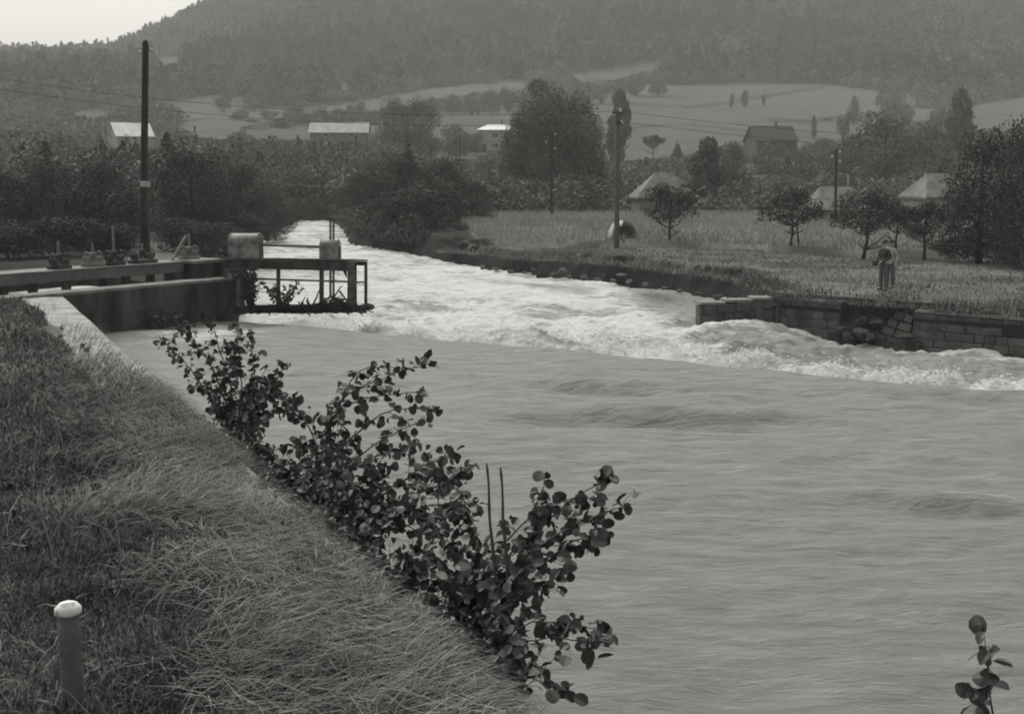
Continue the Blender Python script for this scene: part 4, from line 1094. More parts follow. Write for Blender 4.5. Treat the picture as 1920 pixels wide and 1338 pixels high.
# ------------------------------------------------------------------ hay pile
def hay():
    X, Y = at(1168, 466, 66.5)[:2]; z0 = ground_z(X, Y)
    root = thing('hay_pile', 'dark dome of hay partly under a white sheet behind the pale pole', 'haystack', (X, Y, z0))
    n, m = 28, 14; V = []; Fc = []
    for i in range(m + 1):
        t = i / m; rr = .84 * math.cos(t * math.pi / 2) ** .62; zz = 1.30 * math.sin(t * math.pi / 2) ** 1.05
        for k in range(n):
            a = 2 * math.pi * k / n; j = 1 + .10 * float(fbm(math.cos(a) * 2 + t * 3, math.sin(a) * 2 + t, 5))
            V.append((rr * j * math.cos(a), rr * j * math.sin(a), zz * (1 + .04 * math.sin(3 * a)) - .05))
    for i in range(m):
        for k in range(n): Fc.append((i * n + k, i * n + (k + 1) % n, (i + 1) * n + (k + 1) % n, (i + 1) * n + k))
    mb = MB(); mb.add(V, Fc); mb.build('hay', M['hay'], root, True)
    # sheet: draped patch over the upper left side
    mb = MB(); V = []; Fc = []; a0, a1 = math.radians(150), math.radians(262)
    na, nt_ = 16, 12
    for i in range(nt_ + 1):
        t = .18 + .80 * i / nt_; rr = .87 * math.cos(t * math.pi / 2) ** .62 + .02; zz = 1.33 * math.sin(t * math.pi / 2) ** 1.05
        for k in range(na + 1):
            a = a0 + (a1 - a0) * k / na
            low = .25 * math.sin(k * 1.3) * (1 - i / nt_)
            j = 1 + .03 * math.sin(k * 2.1 + i)
            V.append((rr * j * math.cos(a), rr * j * math.sin(a), zz + low * .3))
    for i in range(nt_):
        for k in range(na): 
            if (i < 6 and k > 9) : continue
            Fc.append((i * (na + 1) + k, i * (na + 1) + k + 1, (i + 1) * (na + 1) + k + 1, (i + 1) * (na + 1) + k))
    mb.add(V, Fc); s = mb.build('sheet', M['offwhite'], root, True)
    mod = s.modifiers.new('thick', 'SOLIDIFY'); mod.thickness = .015
hay()

# ------------------------------------------------------------------ masonry wall on the right
def block_wall(name, label, a, b, z0, z1, batter=.06, seed=1, course=.27, thick=.6, zend=None, lean=0.0):
    r = random.Random(seed); a = np.array(a, float); b = np.array(b, float)
    L = np.linalg.norm(b - a); d = (b - a) / L; nrm = np.array([d[1], -d[0]])       # face towards the river
    if nrm[1] > 0 and abs(nrm[1]) > abs(nrm[0]): nrm = -nrm
    root = thing(name, label, 'wall', (a[0], a[1], z0))
    mb = MB(); nc = int((z1 - z0) / course + .5); c = (z1 - z0) / nc
    ang = math.atan2(d[1], d[0]); Rm = Matrix.Rotation(ang, 3, 'Z')
    for j in range(nc):
        x = -r.uniform(0, .4) if 0 else 0
        zc = z0 + c * (j + .5) - z0
        first = True
        while x < L - .02:
            bw_ = r.uniform(.28, .62)
            if first and j % 2: bw_ *= .5
            first = False
            if x + bw_ > L - .15: bw_ = L - x
            zt = 0 if zend is None else (zend - z1) * ((x + bw_ / 2) / L)
            off = -batter * (j + .5) + r.uniform(-.03, .02) + lean * (x / L)
            ctr = d * (x + bw_ / 2) + nrm * (off - thick / 2 + .05)
            g = .014
            M3 = Rm @ Matrix.Rotation(r.uniform(-.05, .05), 3, 'Y') @ Matrix.Rotation(r.uniform(-.03, .03), 3, 'Z')
            mb.box((ctr[0], ctr[1], zc + zt * (j + 1) / nc), (bw_ - g, thick, c * (1 + (zt / (z1 - z0) if zt else 0)) - g), M3, r.random(), bev=.014)
            x += bw_
    mb.build('blocks', M['stone'], root)
    mb = MB(); h = z1 - z0; ctr = d * L / 2 - nrm * (thick / 2 + batter * nc / 2 + .03)
    mb.box((ctr[0], ctr[1], h / 2 - .08), (L - .06, thick, h - .12), Rm); mb.build('mortar_core', M['joint'], root)
    mb = MB(); x = 0.0
    while x < L - .05:
        bw_ = min(r.uniform(.6, 1.1), L - x); zt = 0 if zend is None else (zend - z1) * ((x + bw_ / 2) / L)
        ctr = d * (x + bw_ / 2) - nrm * (thick / 2 + batter * nc - .02)
        mb.box((ctr[0], ctr[1], h + zt + .06), (bw_ - .012, thick + .1, .09), Rm @ Matrix.Rotation(r.uniform(-.012, .012), 3, 'X'), r.random(), bev=.015)
        x += bw_
    mb.build('coping', M['ledge'], root)
    return root
wp = lambda px, py: hit(px, py, W2)[:2]
wingtip = at(1312, 572, 38.8)[:2]
block_wall('stone_wall', 'low wing of coursed stone jutting into the rapids, tip washed by foam', wingtip, wc - wdir * .12, -5.45, -4.30, seed=3, zend=-4.08, batter=.03)
w1e = wc + wdir * 2.15; w2s = wc + wdir * 4.55
block_wall('stone_wall', 'coursed stone river wall right of the crack, below the bare grass edge', wc + wdir * .08, w1e, -5.45, -4.10, seed=5)
block_wall('stone_wall', 'right stretch of stone river wall running out of the picture', w2s, wc + wdir * 17, -5.45, -4.20, seed=6, zend=-4.24)
# collapsed part: tipped masonry slabs, boulders, soil bank behind
def rock(name, label, p, s, seed, cat='boulder', group=None, mat_=None, squash=.8):
    r = np.random.default_rng(seed); n, m = 14, 9; V = []; Fc = []
    ax = r.uniform(.75, 1.25, 3) * s * np.array([1, 1, squash])
    pl = r.normal(size=(9, 3)); pl /= np.linalg.norm(pl, axis=1)[:, None]; ph = r.uniform(.5, .85, 9)
    for i in range(m + 1):
        th = math.pi * i / m
        for k in range(n):
            a = 2 * math.pi * k / n; v = np.array([math.sin(th) * math.cos(a), math.sin(th) * math.sin(a), math.cos(th)])
            q = 1.0
            for P_, h_ in zip(pl, ph):
                dt = v @ P_
                if dt > 1e-3: q = min(q, h_ / dt)
            V.append(v * q * ax * .5)
    for i in range(m):
        for k in range(n): Fc.append((i * n + k, (i + 1) * n + k, (i + 1) * n + (k + 1) % n, i * n + (k + 1) % n))
    mb = MB(); mb.add(V, Fc); o = mb.build(name, mat_ or M['rock'], None, False, p)
    return tag(o, label, cat, group)
w1m = (w1e + w2s) / 2
def wpt(t, off, z): q = wc + wdir * t + np.array([wdir[1], -wdir[0]]) * -off; return (q[0], q[1], z)
nside = np.array([wdir[1], -wdir[0]])
if nside[1] > 0: nside = -nside
def wp3(t, off, z): q = wc + wdir * t + nside * off; return (float(q[0]), float(q[1]), z)
slab = thing('masonry_slab', 'broken masonry slab tipped against the bank in the wall gap', 'rubble', wp3(3.95, -.15, -5.35), math.atan2(wdir[1], wdir[0]))
mb = MB(); r_ = random.Random(4); Rt = Matrix.Rotation(math.radians(12), 3, 'Y') @ Matrix.Rotation(math.radians(-24), 3, 'X')
for j in range(4):
    x = -.62 + .1 * j
    while x < .6 - .1 * j:
        b_ = min(r_.uniform(.3, .5), .62 - .1 * j - x)
        if b_ < .1: break
        mb.box(Rt @ Vector((x + b_ / 2, 0, .16 + j * .28)), (b_ - .03, .4, .25), Rt, r_.random(), bev=.03); x += b_
mb.build('blocks', M['stone'], slab)
mb = MB(); mb.box(Rt @ Vector((0, .06, .5)), (.9, .3, .8), Rt); mb.build('mortar_core', M['joint'], slab)
G3 = 'fallen boulders in the gap of the river wall'
bl = ['large boulder at the left end of the wall gap', 'flat boulder half in the foam of the wall gap', 'rounded boulder in the middle of the wall gap', 'small boulder resting above the middle boulder', 'boulder left of the tipped masonry slab', 'small boulder right of the tipped masonry slab', 'pale stone perched at the crack of the stone wall', 'boulder low under the overhanging turf of the gap']
for i, (t, off, z, s) in enumerate([(2.45, .05, -4.85, .62), (2.7, .35, -5.02, .6), (3.05, .1, -4.88, .6), (2.95, -.15, -4.5, .42), (3.35, .2, -4.95, .5), (4.5, .15, -4.85, .42), (-.05, .1, -4.2, .26), (3.4, -.2, -4.55, .45)]):
    rock('boulder', bl[i], wp3(t, off, z - .06), s, 300 + i, group=G3, mat_=M['rubble'], squash=.75)
# soil bank behind the gap
def soil_bank():
    V = []; n, m = 60, 14
    for i in range(n + 1):
        t = 1.9 + 3.0 * i / n
        for j in range(m + 1):
            s_ = j / m; off = .15 - 1.1 * s_ ** .8 + .22 * float(fbm(t * 1.8, s_ * 2.5, 61)); z = -5.4 + 1.42 * s_ ** .75 + .05 * float(fbm(t * 4, s_ * 4, 62))
            V.append(wp3(t, off, z))
    Fc = [(i * (m + 1) + j, (i + 1) * (m + 1) + j, (i + 1) * (m + 1) + j + 1, i * (m + 1) + j + 1) for i in range(n) for j in range(m)]
    mb = MB(); mb.add(V, Fc); structure(mb.build('earth_bank', M['debris'], None, True))
soil_bank()
# stones at the foot of the eroded bank
G4 = 'stones along the foot of the eroded bank'
r_ = random.Random(12)
P4 = [(905, 497), (930, 500), (958, 505), (985, 507), (1010, 509), (1040, 510), (1068, 514), (1095, 516), (1120, 519), (1150, 521), (1180, 524), (1210, 529), (1245, 535), (1275, 540), (1310, 545), (1345, 551), (1130, 510), (1055, 503), (1000, 500), (1165, 512)]
ORD = ['first', 'second', 'third', 'fourth', 'fifth', 'sixth', 'seventh', 'eighth', 'ninth', 'tenth', 'eleventh', 'twelfth', 'thirteenth', 'fourteenth', 'fifteenth', 'last']
SL = ['%s stone from the left in the waterline row under the eroded bank' % o_ for o_ in ORD] + ['upper stone in the bank below the pale pole', 'upper stone in the bank left of the pale pole', 'leftmost upper stone in the eroded bank', 'rightmost upper stone in the eroded bank']
for i, (a, b) in enumerate(P4):
    p = hit(a, b, W2 + .15 + (.25 if i > 15 else 0))
    rock('stone', SL[i], tuple(p - np.array([0, 0, .12])), r_.uniform(.25, .6), 400 + i, 'stone', G4, M['stone'], squash=.55)

# turf tufts hanging over the eroded edge and wall
def edge_turf():
    r = np.random.default_rng(19); pts = []
    P = np.array([tuple(hit(a, b, MEAD)[:2]) for a, b in ((840, 470), (900, 476), (1000, 486), (1100, 492), (1200, 499), (1300, 510), (1380, 521), (1450, 535), (1480, 548))] + [tuple(wc + wdir * t + nside * -.75) for t in (.6, 2, 3, 5, 8, 12, 16)])
    seg = np.linalg.norm(np.diff(P, axis=0), axis=1); cs = np.concatenate([[0], np.cumsum(seg)]); n = 26000
    s = r.random(n) * cs[-1]; X = np.interp(s, cs, P[:, 0]) + r.normal(0, .35, n); Y = np.interp(s, cs, P[:, 1]) + r.normal(0, .35, n)
    k = fbm(s / 1.2, s * 0, 20, 3); ok = r.random(n) < .5 + k
    X, Y, k = X[ok], Y[ok], k[ok]; n = len(X)
    z = np.where(dpoly(X, Y, [tuple(wc), tuple(wend)], False) < 1.2, -4.06, terrain(X, Y) - .02)
    m2 = 9000; tt_ = r.uniform(-.2, 17, m2); ok = (r.random(m2) < .25 + 1.6 * fbm(tt_ * .7, tt_ * 0, 24, 2)) & ~((tt_ > 2.1) & (tt_ < 4.4))
    tt_ = tt_[ok]; m2 = len(tt_); Q = wc[None] + wdir[None] * tt_[:, None] + nside[None] * r.normal(-.38, .12, m2)[:, None]
    X = np.concatenate([X, Q[:, 0]]); Y = np.concatenate([Y, Q[:, 1]]); z = np.concatenate([z, np.full(m2, -4.03)]); k = np.concatenate([k, np.zeros(m2)]); n = len(X)
    blades('turf_fringe', np.stack([X, Y, z], -1), (.12 + .28 * r.random(n)) * (1 + k), .02 + .02 * r.random(n), r.uniform(.2, 2.2, n), M['straw'], 'ragged turf hanging over the eroded bank and stone wall', seed=21, segs=2)
edge_turf()

# ------------------------------------------------------------------ dark side wall, footbridge, sluice hoists
ld = (lwA - lwB) / np.linalg.norm(lwA - lwB); lnn = np.array([-ld[1], ld[0]])     # lnn points away from the pool
if lnn[1] < 0: lnn = -lnn
LL = np.linalg.norm(lwA - lwB)
def lw(al, ac, z): q = lwB + ld * al + lnn * ac; return Vector((float(q[0]), float(q[1]), z))
ZL = at(415, 521, 33.2)[2]
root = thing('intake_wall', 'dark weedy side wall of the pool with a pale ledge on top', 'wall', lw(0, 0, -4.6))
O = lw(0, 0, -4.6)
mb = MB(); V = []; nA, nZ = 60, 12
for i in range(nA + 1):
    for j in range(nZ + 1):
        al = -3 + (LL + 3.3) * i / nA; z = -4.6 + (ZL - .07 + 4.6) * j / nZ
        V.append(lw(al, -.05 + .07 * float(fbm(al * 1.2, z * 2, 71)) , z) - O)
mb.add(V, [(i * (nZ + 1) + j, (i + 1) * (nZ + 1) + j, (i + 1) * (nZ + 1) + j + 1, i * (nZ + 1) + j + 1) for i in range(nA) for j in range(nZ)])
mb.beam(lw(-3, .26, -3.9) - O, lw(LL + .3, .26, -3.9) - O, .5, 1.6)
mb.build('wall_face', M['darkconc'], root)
mb = MB(); mb.beam(lw(-3, .24, ZL - .03) - O, lw(LL + .25, .24, ZL - .03) - O, .62, .08, bev=.012); mb.build('ledge', M['ledge'], root)

ZT = at(390, 488, 34.0)[2]                                     # top of footbridge beam
root = thing('footbridge', 'concrete footbridge beam on short posts carrying the sluice hoists', 'footbridge', lw(0, 1.1, ZL)); O = lw(0, 1.1, ZL)
mb = MB(); mb.beam(lw(-3, 1.12, ZT - .135) - O, lw(LL - .55, 1.12, ZT - .135) - O, .30, .27, bev=.012); mb.build('beam', M['oldconc'], root)
mb = MB(); mb.beam(lw(-3, 1.42, ZT + .02) - O, lw(LL - .55, 1.42, ZT + .02) - O, .95, .04, bev=.006); mb.build('deck', M['ledge'], root)
for al in [LL - 7.1 + q for q in (-9, -6.5, -4.5, -3, -1.5, .2, 1.15, 1.95, 2.9, 4.0, 4.7, 5.5, 6.1)]:
    if True:
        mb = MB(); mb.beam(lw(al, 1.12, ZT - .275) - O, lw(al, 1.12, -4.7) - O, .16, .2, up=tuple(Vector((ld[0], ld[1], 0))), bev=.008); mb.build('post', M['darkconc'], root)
for al in [LL - 7.1 + q for q in (-5, -.8, .9, 2.2, 3.2)]:
    mb = MB(); mb.beam(lw(al - .33, 1.35, -3.7) - O, lw(al + .33, 1.35, -3.7) - O, .06, 1.3); g = mb.build('sluice_gate', M['darkconc'], root)
# abutment joining footbridge and steel platform
root = thing('abutment', 'square concrete abutment with light top between footbridge and steel platform', 'abutment', lw(LL - .2, 1.0, -4.7)); O = lw(LL - .2, 1.0, -4.7)
mb = MB(); mb.beam(lw(LL - .5, 1.2, (ZT - .03 - 4.7) / 2) - O, lw(LL + .55, 1.2, (ZT - .03 - 4.7) / 2) - O, 1.2, ZT - .03 + 4.7, bev=.02); mb.build('body', M['darkconc'], root)
mb = MB(); mb.beam(lw(LL - .55, 1.2, ZT + .02) - O, lw(LL + .5, 1.2, ZT + .02) - O, 1.3, .09, bev=.012); mb.build('cap', M['ledge'], root)
# canal water behind the bridge
mb = MB(); V = []; n = 30
for i in range(n + 1):
    for j in range(n + 1):
        al = LL - 20 + 20.1 * i / n; ac = .3 + 6.6 * j / n; V.append(lw(al, ac, -3.45 + .05 * float(fbm(al * 1.3, ac * 1.3, 8))))
mb.add(V, [(i * (n + 1) + j, (i + 1) * (n + 1) + j, (i + 1) * (n + 1) + j + 1, i * (n + 1) + j + 1) for i in range(n) for j in range(n)])
o = mb.build('canal_water', M['river_water'], None, True); structure(o)
a_ = o.data.attributes.new('foam', 'FLOAT', 'POINT'); a_.data.foreach_set('value', np.array([.7 if (i // (n + 1)) / n > .88 else 0 for i in range(len(V))], np.float32))

def hoist(label, px, al, rod_top, dark=True, brace=False, wdt=.55):
    p = lw(al, 1.3, ZT + .04); root = thing('sluice_hoist', label, 'sluice hoist', p, math.atan2(ld[1], ld[0]), 'sluice hoists on the footbridge')
    m1 = M['iron'] if dark else M['lightiron']; h = rod_top
    mb = MB(); mb.box((0, 0, .05), (wdt, .3, .10), bev=.01); mb.box((-wdt * .3, 0, .16), (.12, .22, .14), bev=.01); mb.box((wdt * .3, 0, .16), (.12, .22, .14), bev=.01); mb.build('base_frame', m1, root)
    mb = MB()
    for sx in (-1, 1):
        x = sx * wdt * .36; n = 18
        mb.tube([(x, -.12 * math.cos(2 * math.pi * k / n) * 1.3, .24 + .155 * math.sin(2 * math.pi * k / n)) for k in range(n + 1)], .014, 6, cap=False)
        for k in range(4): a = math.pi * k / 4; mb.tube([(x, -.15 * math.cos(a), .24 - .15 * math.sin(a)), (x, .15 * math.cos(a), .24 + .15 * math.sin(a))], .011, 5)
    mb.build('gear_wheel', m1, root)
    mb = MB(); mb.tube([(-wdt * .52, 0, .24), (wdt * .52, 0, .24)], .026, 8); mb.build('shaft', m1, root)
    mb = MB(); mb.tube([(0, 0, -.3), (0, 0, h)], .028, 8)
    for k in range(int(h / .05)): mb.box((0.0, -.036, .02 + k * .05), (.03, .02, .02))
    mb.build('spindle', M['lightiron'], root)
    mb = MB(); mb.box((0, 0, .3), (.14, .16, .16), bev=.02); mb.build('gear_case', m1, root)
    if brace: mb = MB(); mb.beam((-.62, 0, .02), (-.08, 0, h * .92), .045, .06); mb.build('brace', M['lightiron'], root)
    return root
def al_of(px):
    best = min(((abs(proj(np.array(lw(t / 20, 1.3, ZT)))[0] - px)), t / 20) for t in range(0, int(LL * 20))); return best[1]
hoist('pale sluice hoist at the left end of the footbridge', 174, al_of(174), .62, False)
hoist('dark squat sluice hoist with tall spindle, second from left', 214, al_of(214), 1.05, True)
hoist('large dark sluice hoist directly before the tarred pole', 268, al_of(268), .55, True, wdt=.8)
hoist('sluice hoist with diagonal brace beside the abutment', 356, al_of(356), .75, False, brace=True)
hoist('sluice hoist left of the pale one, near the left edge', 120, al_of(112), .7, True)

# ------------------------------------------------------------------ steel gate platform over the weir
YP = 33.2
def pp(px, py, Y=YP): return Vector(at(px, py, Y))
root = thing('gate_platform', 'dark steel gate platform with slender posts at the left end of the weir', 'platform', pp(540, 590)); O = pp(540, 590)
iron = M['iron']
mb = MB()                                                        # front girder: I section
a = pp(422, 494); b = pp(656, 500); up = Vector((0, 0, 1))
mb.beam(a - O, b - O, .05, .20); mb.beam(a - O + up * .11, b - O + up * .11, .18, .03); mb.beam(a - O - up * .11, b - O - up * .11, .16, .025); mb.build('girder', iron, root)
mb = MB()
for i in range(34):
    q = a.lerp(b, (i + .5) / 34)
    for zz in (-.07, .07): mb.tube([q - O + up * zz + Vector((0, -.026, 0)), q - O + up * zz + Vector((0, -.045, 0))], [.016, .010], 6)
mb.build('rivets', iron, root)
mb = MB(); a2 = pp(430, 487, YP + 1.1); b2 = pp(688, 494, YP + .85); mb.beam(a2 - O, b2 - O, .08, .12); mb.build('rear_beam', iron, root)
mb = MB(); da = pp(418, 485.5); db = pp(664, 488.5); dc = pp(690, 489.5, YP + 1.0); dd = pp(440, 485.5, YP + 1.2)
th = .045
mb.add([v - O for v in (da, db, dc, dd)] + [v - O + up * th for v in (da, db, dc, dd)], [(3, 2, 1, 0), (4, 5, 6, 7), (0, 1, 5, 4), (1, 2, 6, 5), (2, 3, 7, 6), (3, 0, 4, 7)]); mb.build('deck', M['oldconc'], root)
for px in (424, 441, 455, 603):
    mb = MB(); mb.beam(pp(px, 506) - O, pp(px, 583) - O, .09, .12, up=(1, 0, 0)); mb.build('post', iron, root)
mb = MB(); mb.beam(pp(522, 500) - O, pp(522, 580) - O, .09, .1, up=(1, 0, 0)); mb.build('post', iron, root)
mb = MB(); mb.beam(pp(656, 489.5) - O, pp(655, 584) - O, .085, .12, up=(1, 0, 0)); mb.beam(pp(660.5, 489.5) - O, pp(660, 584) - O, .03, .15, up=(1, 0, 0)); mb.build('main_post', M['midiron'], root)
mb = MB(); p0, p1, p2 = pp(650, 504) - O, pp(650, 521) - O, pp(641, 504) - O
t_ = Vector((0, .03, 0)); mb.add([p0 - t_, p1 - t_, p2 - t_, p0 + t_, p1 + t_, p2 + t_], [(0, 1, 2), (5, 4, 3), (0, 3, 4, 1), (1, 4, 5, 2), (2, 5, 3, 0)]); mb.build('gusset', iron, root)
for px, Y in ((666, YP + .7), (686, YP + .9)):
    mb = MB(); mb.beam(pp(px, 491, Y) - O, pp(px, 575, Y) - O, .085, .085, up=(1, 0, 0)); mb.build('post', iron, root)
mb = MB(); mb.beam(pp(455, 522) - O, pp(656, 528) - O, .04, .05); mb.build('rail', iron, root)
mb = MB(); mb.beam(pp(656, 529) - O, pp(686, 529, YP + .9) - O, .04, .05); mb.build('rail', iron, root)
mb = MB(); mb.beam(pp(656, 531, YP + .1) - O, pp(667, 532, YP + .7) - O, .04, .05); mb.build('rail', iron, root)
mb = MB(); mb.beam(pp(420, 580) - O, pp(660, 577) - O, .3, .22, bev=.02); mb.build('sill', M['darkconc'], root)
# toothed rack
mb = MB()
for (y0, y1) in ((408, 449), (503, 556)):
    for dx in (-3.3, 3.3): mb.beam(pp(622.5 + dx, y0, YP + .35) - O, pp(622.5 + dx, y1, YP + .35) - O, .026, .05, up=(1, 0, 0))
    y = y0 + 2
    while y < y1: mb.beam(pp(619.5, y, YP + .35) - O, pp(625.5, y, YP + .35) - O, .03, .028); y += 4.1
mb.build('toothed_rack', iron, root)
# covers and shaft
def cover(label, x0, x1, y0, y1, dep, cap_r):
    c = pp((x0 + x1) / 2, y1, YP + .35); wd = (x1 - x0) / F * YP; h = (y1 - y0) / F * YP
    rt = thing('gear_cover', label, 'gear cover', c + Vector((0, 0, .0)), -.05, 'gear covers on the steel platform')
    prof = []; n = 12; r0 = dep / 2                                # rounded top seen from the end
    prof.append((-r0, 0)); 
    for k in range(n + 1):
        a = math.pi * (1 - k / n); prof.append((r0 * math.cos(a), h - r0 * cap_r + r0 * cap_r * math.sin(a)))
    prof.append((r0, 0))
    m = len(prof); V = []; xs = (-wd / 2, -wd / 2 + .015, wd / 2 - .015, wd / 2); sc = (.97, 1, 1, .97)
    for x, s_ in zip(xs, sc): V += [(x, p[0] * s_, p[1] * s_) for p in prof]
    Fc = [(i * m + j, i * m + j + 1, (i + 1) * m + j + 1, (i + 1) * m + j) for i in range(3) for j in range(m - 1)]
    Fc += [tuple(range(m))[::-1], tuple(3 * m + k for k in range(m))]
    mb = MB(); mb.add(V, Fc); mb.build('shell', M['cover'], rt)
    mb = MB()
    for sx in (-1, 1): mb.tube([(sx * (wd / 2 - .03), p[0] * 1.01, p[1] * 1.01 + .004) for p in prof], .014, 6)
    mb.build('rim', M['cover'], rt)
    mb = MB(); mb.box((wd / 2 + .01, 0, h * .35), (.02, dep * .62, h * .62), bev=.004); mb.build('side_plate', M['iron'], rt)
    return rt
cover('large pale rounded gear cover at the left end of the steel platform', 433, 490, 437, 484, .62, .85)
cover('smaller weathered gear cover around the toothed rack', 602, 637, 449, 487, .55, .9)
mb = MB(); mb.tube([pp(490, 458.5, YP + .35), pp(603, 463, YP + .35)], .045, 10); o = mb.build('drive_shaft', M['lightiron'], None, True)
tag(o, 'long horizontal drive shaft joining the two gear covers', 'shaft')
# flotsam caught on the sill
def flotsam():
    r = np.random.default_rng(44); mb = MB()
    for k in range(330):
        u = r.random(); px = 470 + 215 * u; hump = 10 * math.exp(-((px - 622) / 22) ** 2) * 1.9 + 5 + 4 * math.sin(px / 9)
        c = pp(px, 582 - r.random() * hump - (2 if px > 560 else 0), YP + r.uniform(-.45, .35))
        d = Vector((r.normal(), r.normal() * .6, r.normal() * .22)).normalized() * r.uniform(.06, .28)
        mb.tube([c - d, c + Vector((0, 0, r.normal() * .04)), c + d], [.012 + .012 * r.random()] * 3, 5)
    for (x0, y0, x1, y1) in ((612, 575, 640, 536), (598, 578, 604, 545), (636, 545, 655, 572), (630, 570, 618, 550), (585, 575, 600, 540), (560, 580, 572, 556)):
        mb.tube([pp(x0, y0), pp((x0 + x1) / 2 + 1, (y0 + y1) / 2), pp(x1, y1)], [.03, .025, .014], 6)
    o = mb.build('driftwood', M['debris']); tag(o, 'tangled driftwood and branches caught on the sill of the steel platform', 'driftwood', kind='stuff')
    mb = MB()
    P = []
    for i in range(60):
        for j in range(10):
            px = 452 + 236 * i / 59; t = j / 9
            hump = (8 + 15 * math.exp(-((px - 622) / 20) ** 2) + 5 * math.sin(px / 11) * math.sin(px / 5.3)) * math.sin(math.pi * min(1, (i + 2) / 20)) if px < 640 else 6
            z = 590 - hump * math.sin(math.pi * t) - 4
            P.append(pp(px, z, YP - .5 + 1.0 * t) + Vector((0, 0, .06 * float(fbm(px / 9, t * 4, 9)))))
    mb.add(P, [(i * 10 + j, (i + 1) * 10 + j, (i + 1) * 10 + j + 1, i * 10 + j + 1) for i in range(59) for j in range(9)])
    o = mb.build('flotsam', M['debris'], None, False); tag(o, 'dark matted flotsam heaped along the platform sill', 'flotsam', kind='stuff')
flotsam()
# tyre-like float at the outer post foot
c = pp(686, 575, YP + .8)
o = rock('log_bundle', 'x', tuple(c), .46, 77, mat_=M['debris'], squash=.55); tag(o, 'round dark bundle lodged at the outer foot of the steel platform', 'driftwood')

# ------------------------------------------------------------------ white capped post, bottom left
p = at(128, 1150, 3.75); z0 = ZB + .02
root = thing('marker_post', 'short grey post with rounded white cap in the near grass', 'post', (p[0], p[1], z0 - .1))
h = p[2] - z0 + .1
mb = MB(); mb.tube([(0, 0, k * h / 6) for k in range(7)], .036, 20); mb.build('shaft', M['oldconc'], root, True)
mb = MB(); mb.tube([(0, 0, h), (0, 0, h + .004), (0, 0, h + .022), (0, 0, h + .036), (0, 0, h + .044)], [.037, .044, .043, .03, .008], 20); mb.build('cap', M['chipped'], root, True)

# ------------------------------------------------------------------ alder saplings on the near river wall
def leaf_arrays(P, N, U, S_, r):
    """round folded alder leaves: 10 vertices, two halves"""
    n = len(P); Sd = np.cross(N, U); V = []
    prof = [(0, 0), (.2, .30), (.5, .43), (.82, .34), (.98, .10)]
    fold = r.uniform(.05, .75, n)[:, None]; curl = r.uniform(-.2, .6, n)[:, None]
    s = S_[:, None]
    mid = [P + U * s * t - N * s * curl * t * t for t, _ in prof]
    for sg in (-1, 1):
        for (t, w_), m_ in zip(prof, mid):
            V.append(m_ + Sd * s * w_ * sg + N * s * w_ * fold)
    V += [mid[0], mid[2], mid[4]]
    V = np.stack(V, 1); b = np.arange(n)[:, None] * 13
    f = []
    for o_, sg in ((0, -1), (5, 1)):
        q = [(10, o_ + 1, o_ + 2, 11), (11, o_ + 2, o_ + 3, 12)]; q2 = [(12, o_ + 3, o_ + 4)]
        f += [np.array([list(x if sg > 0 else x[::-1])]) + b for x in q]
    tri = [np.array([[12, o_ + 3, o_ + 4]]) + b for o_ in (0, 5)]
    return V.reshape(-1, 3), [np.concatenate(f), np.concatenate(tri)], 13
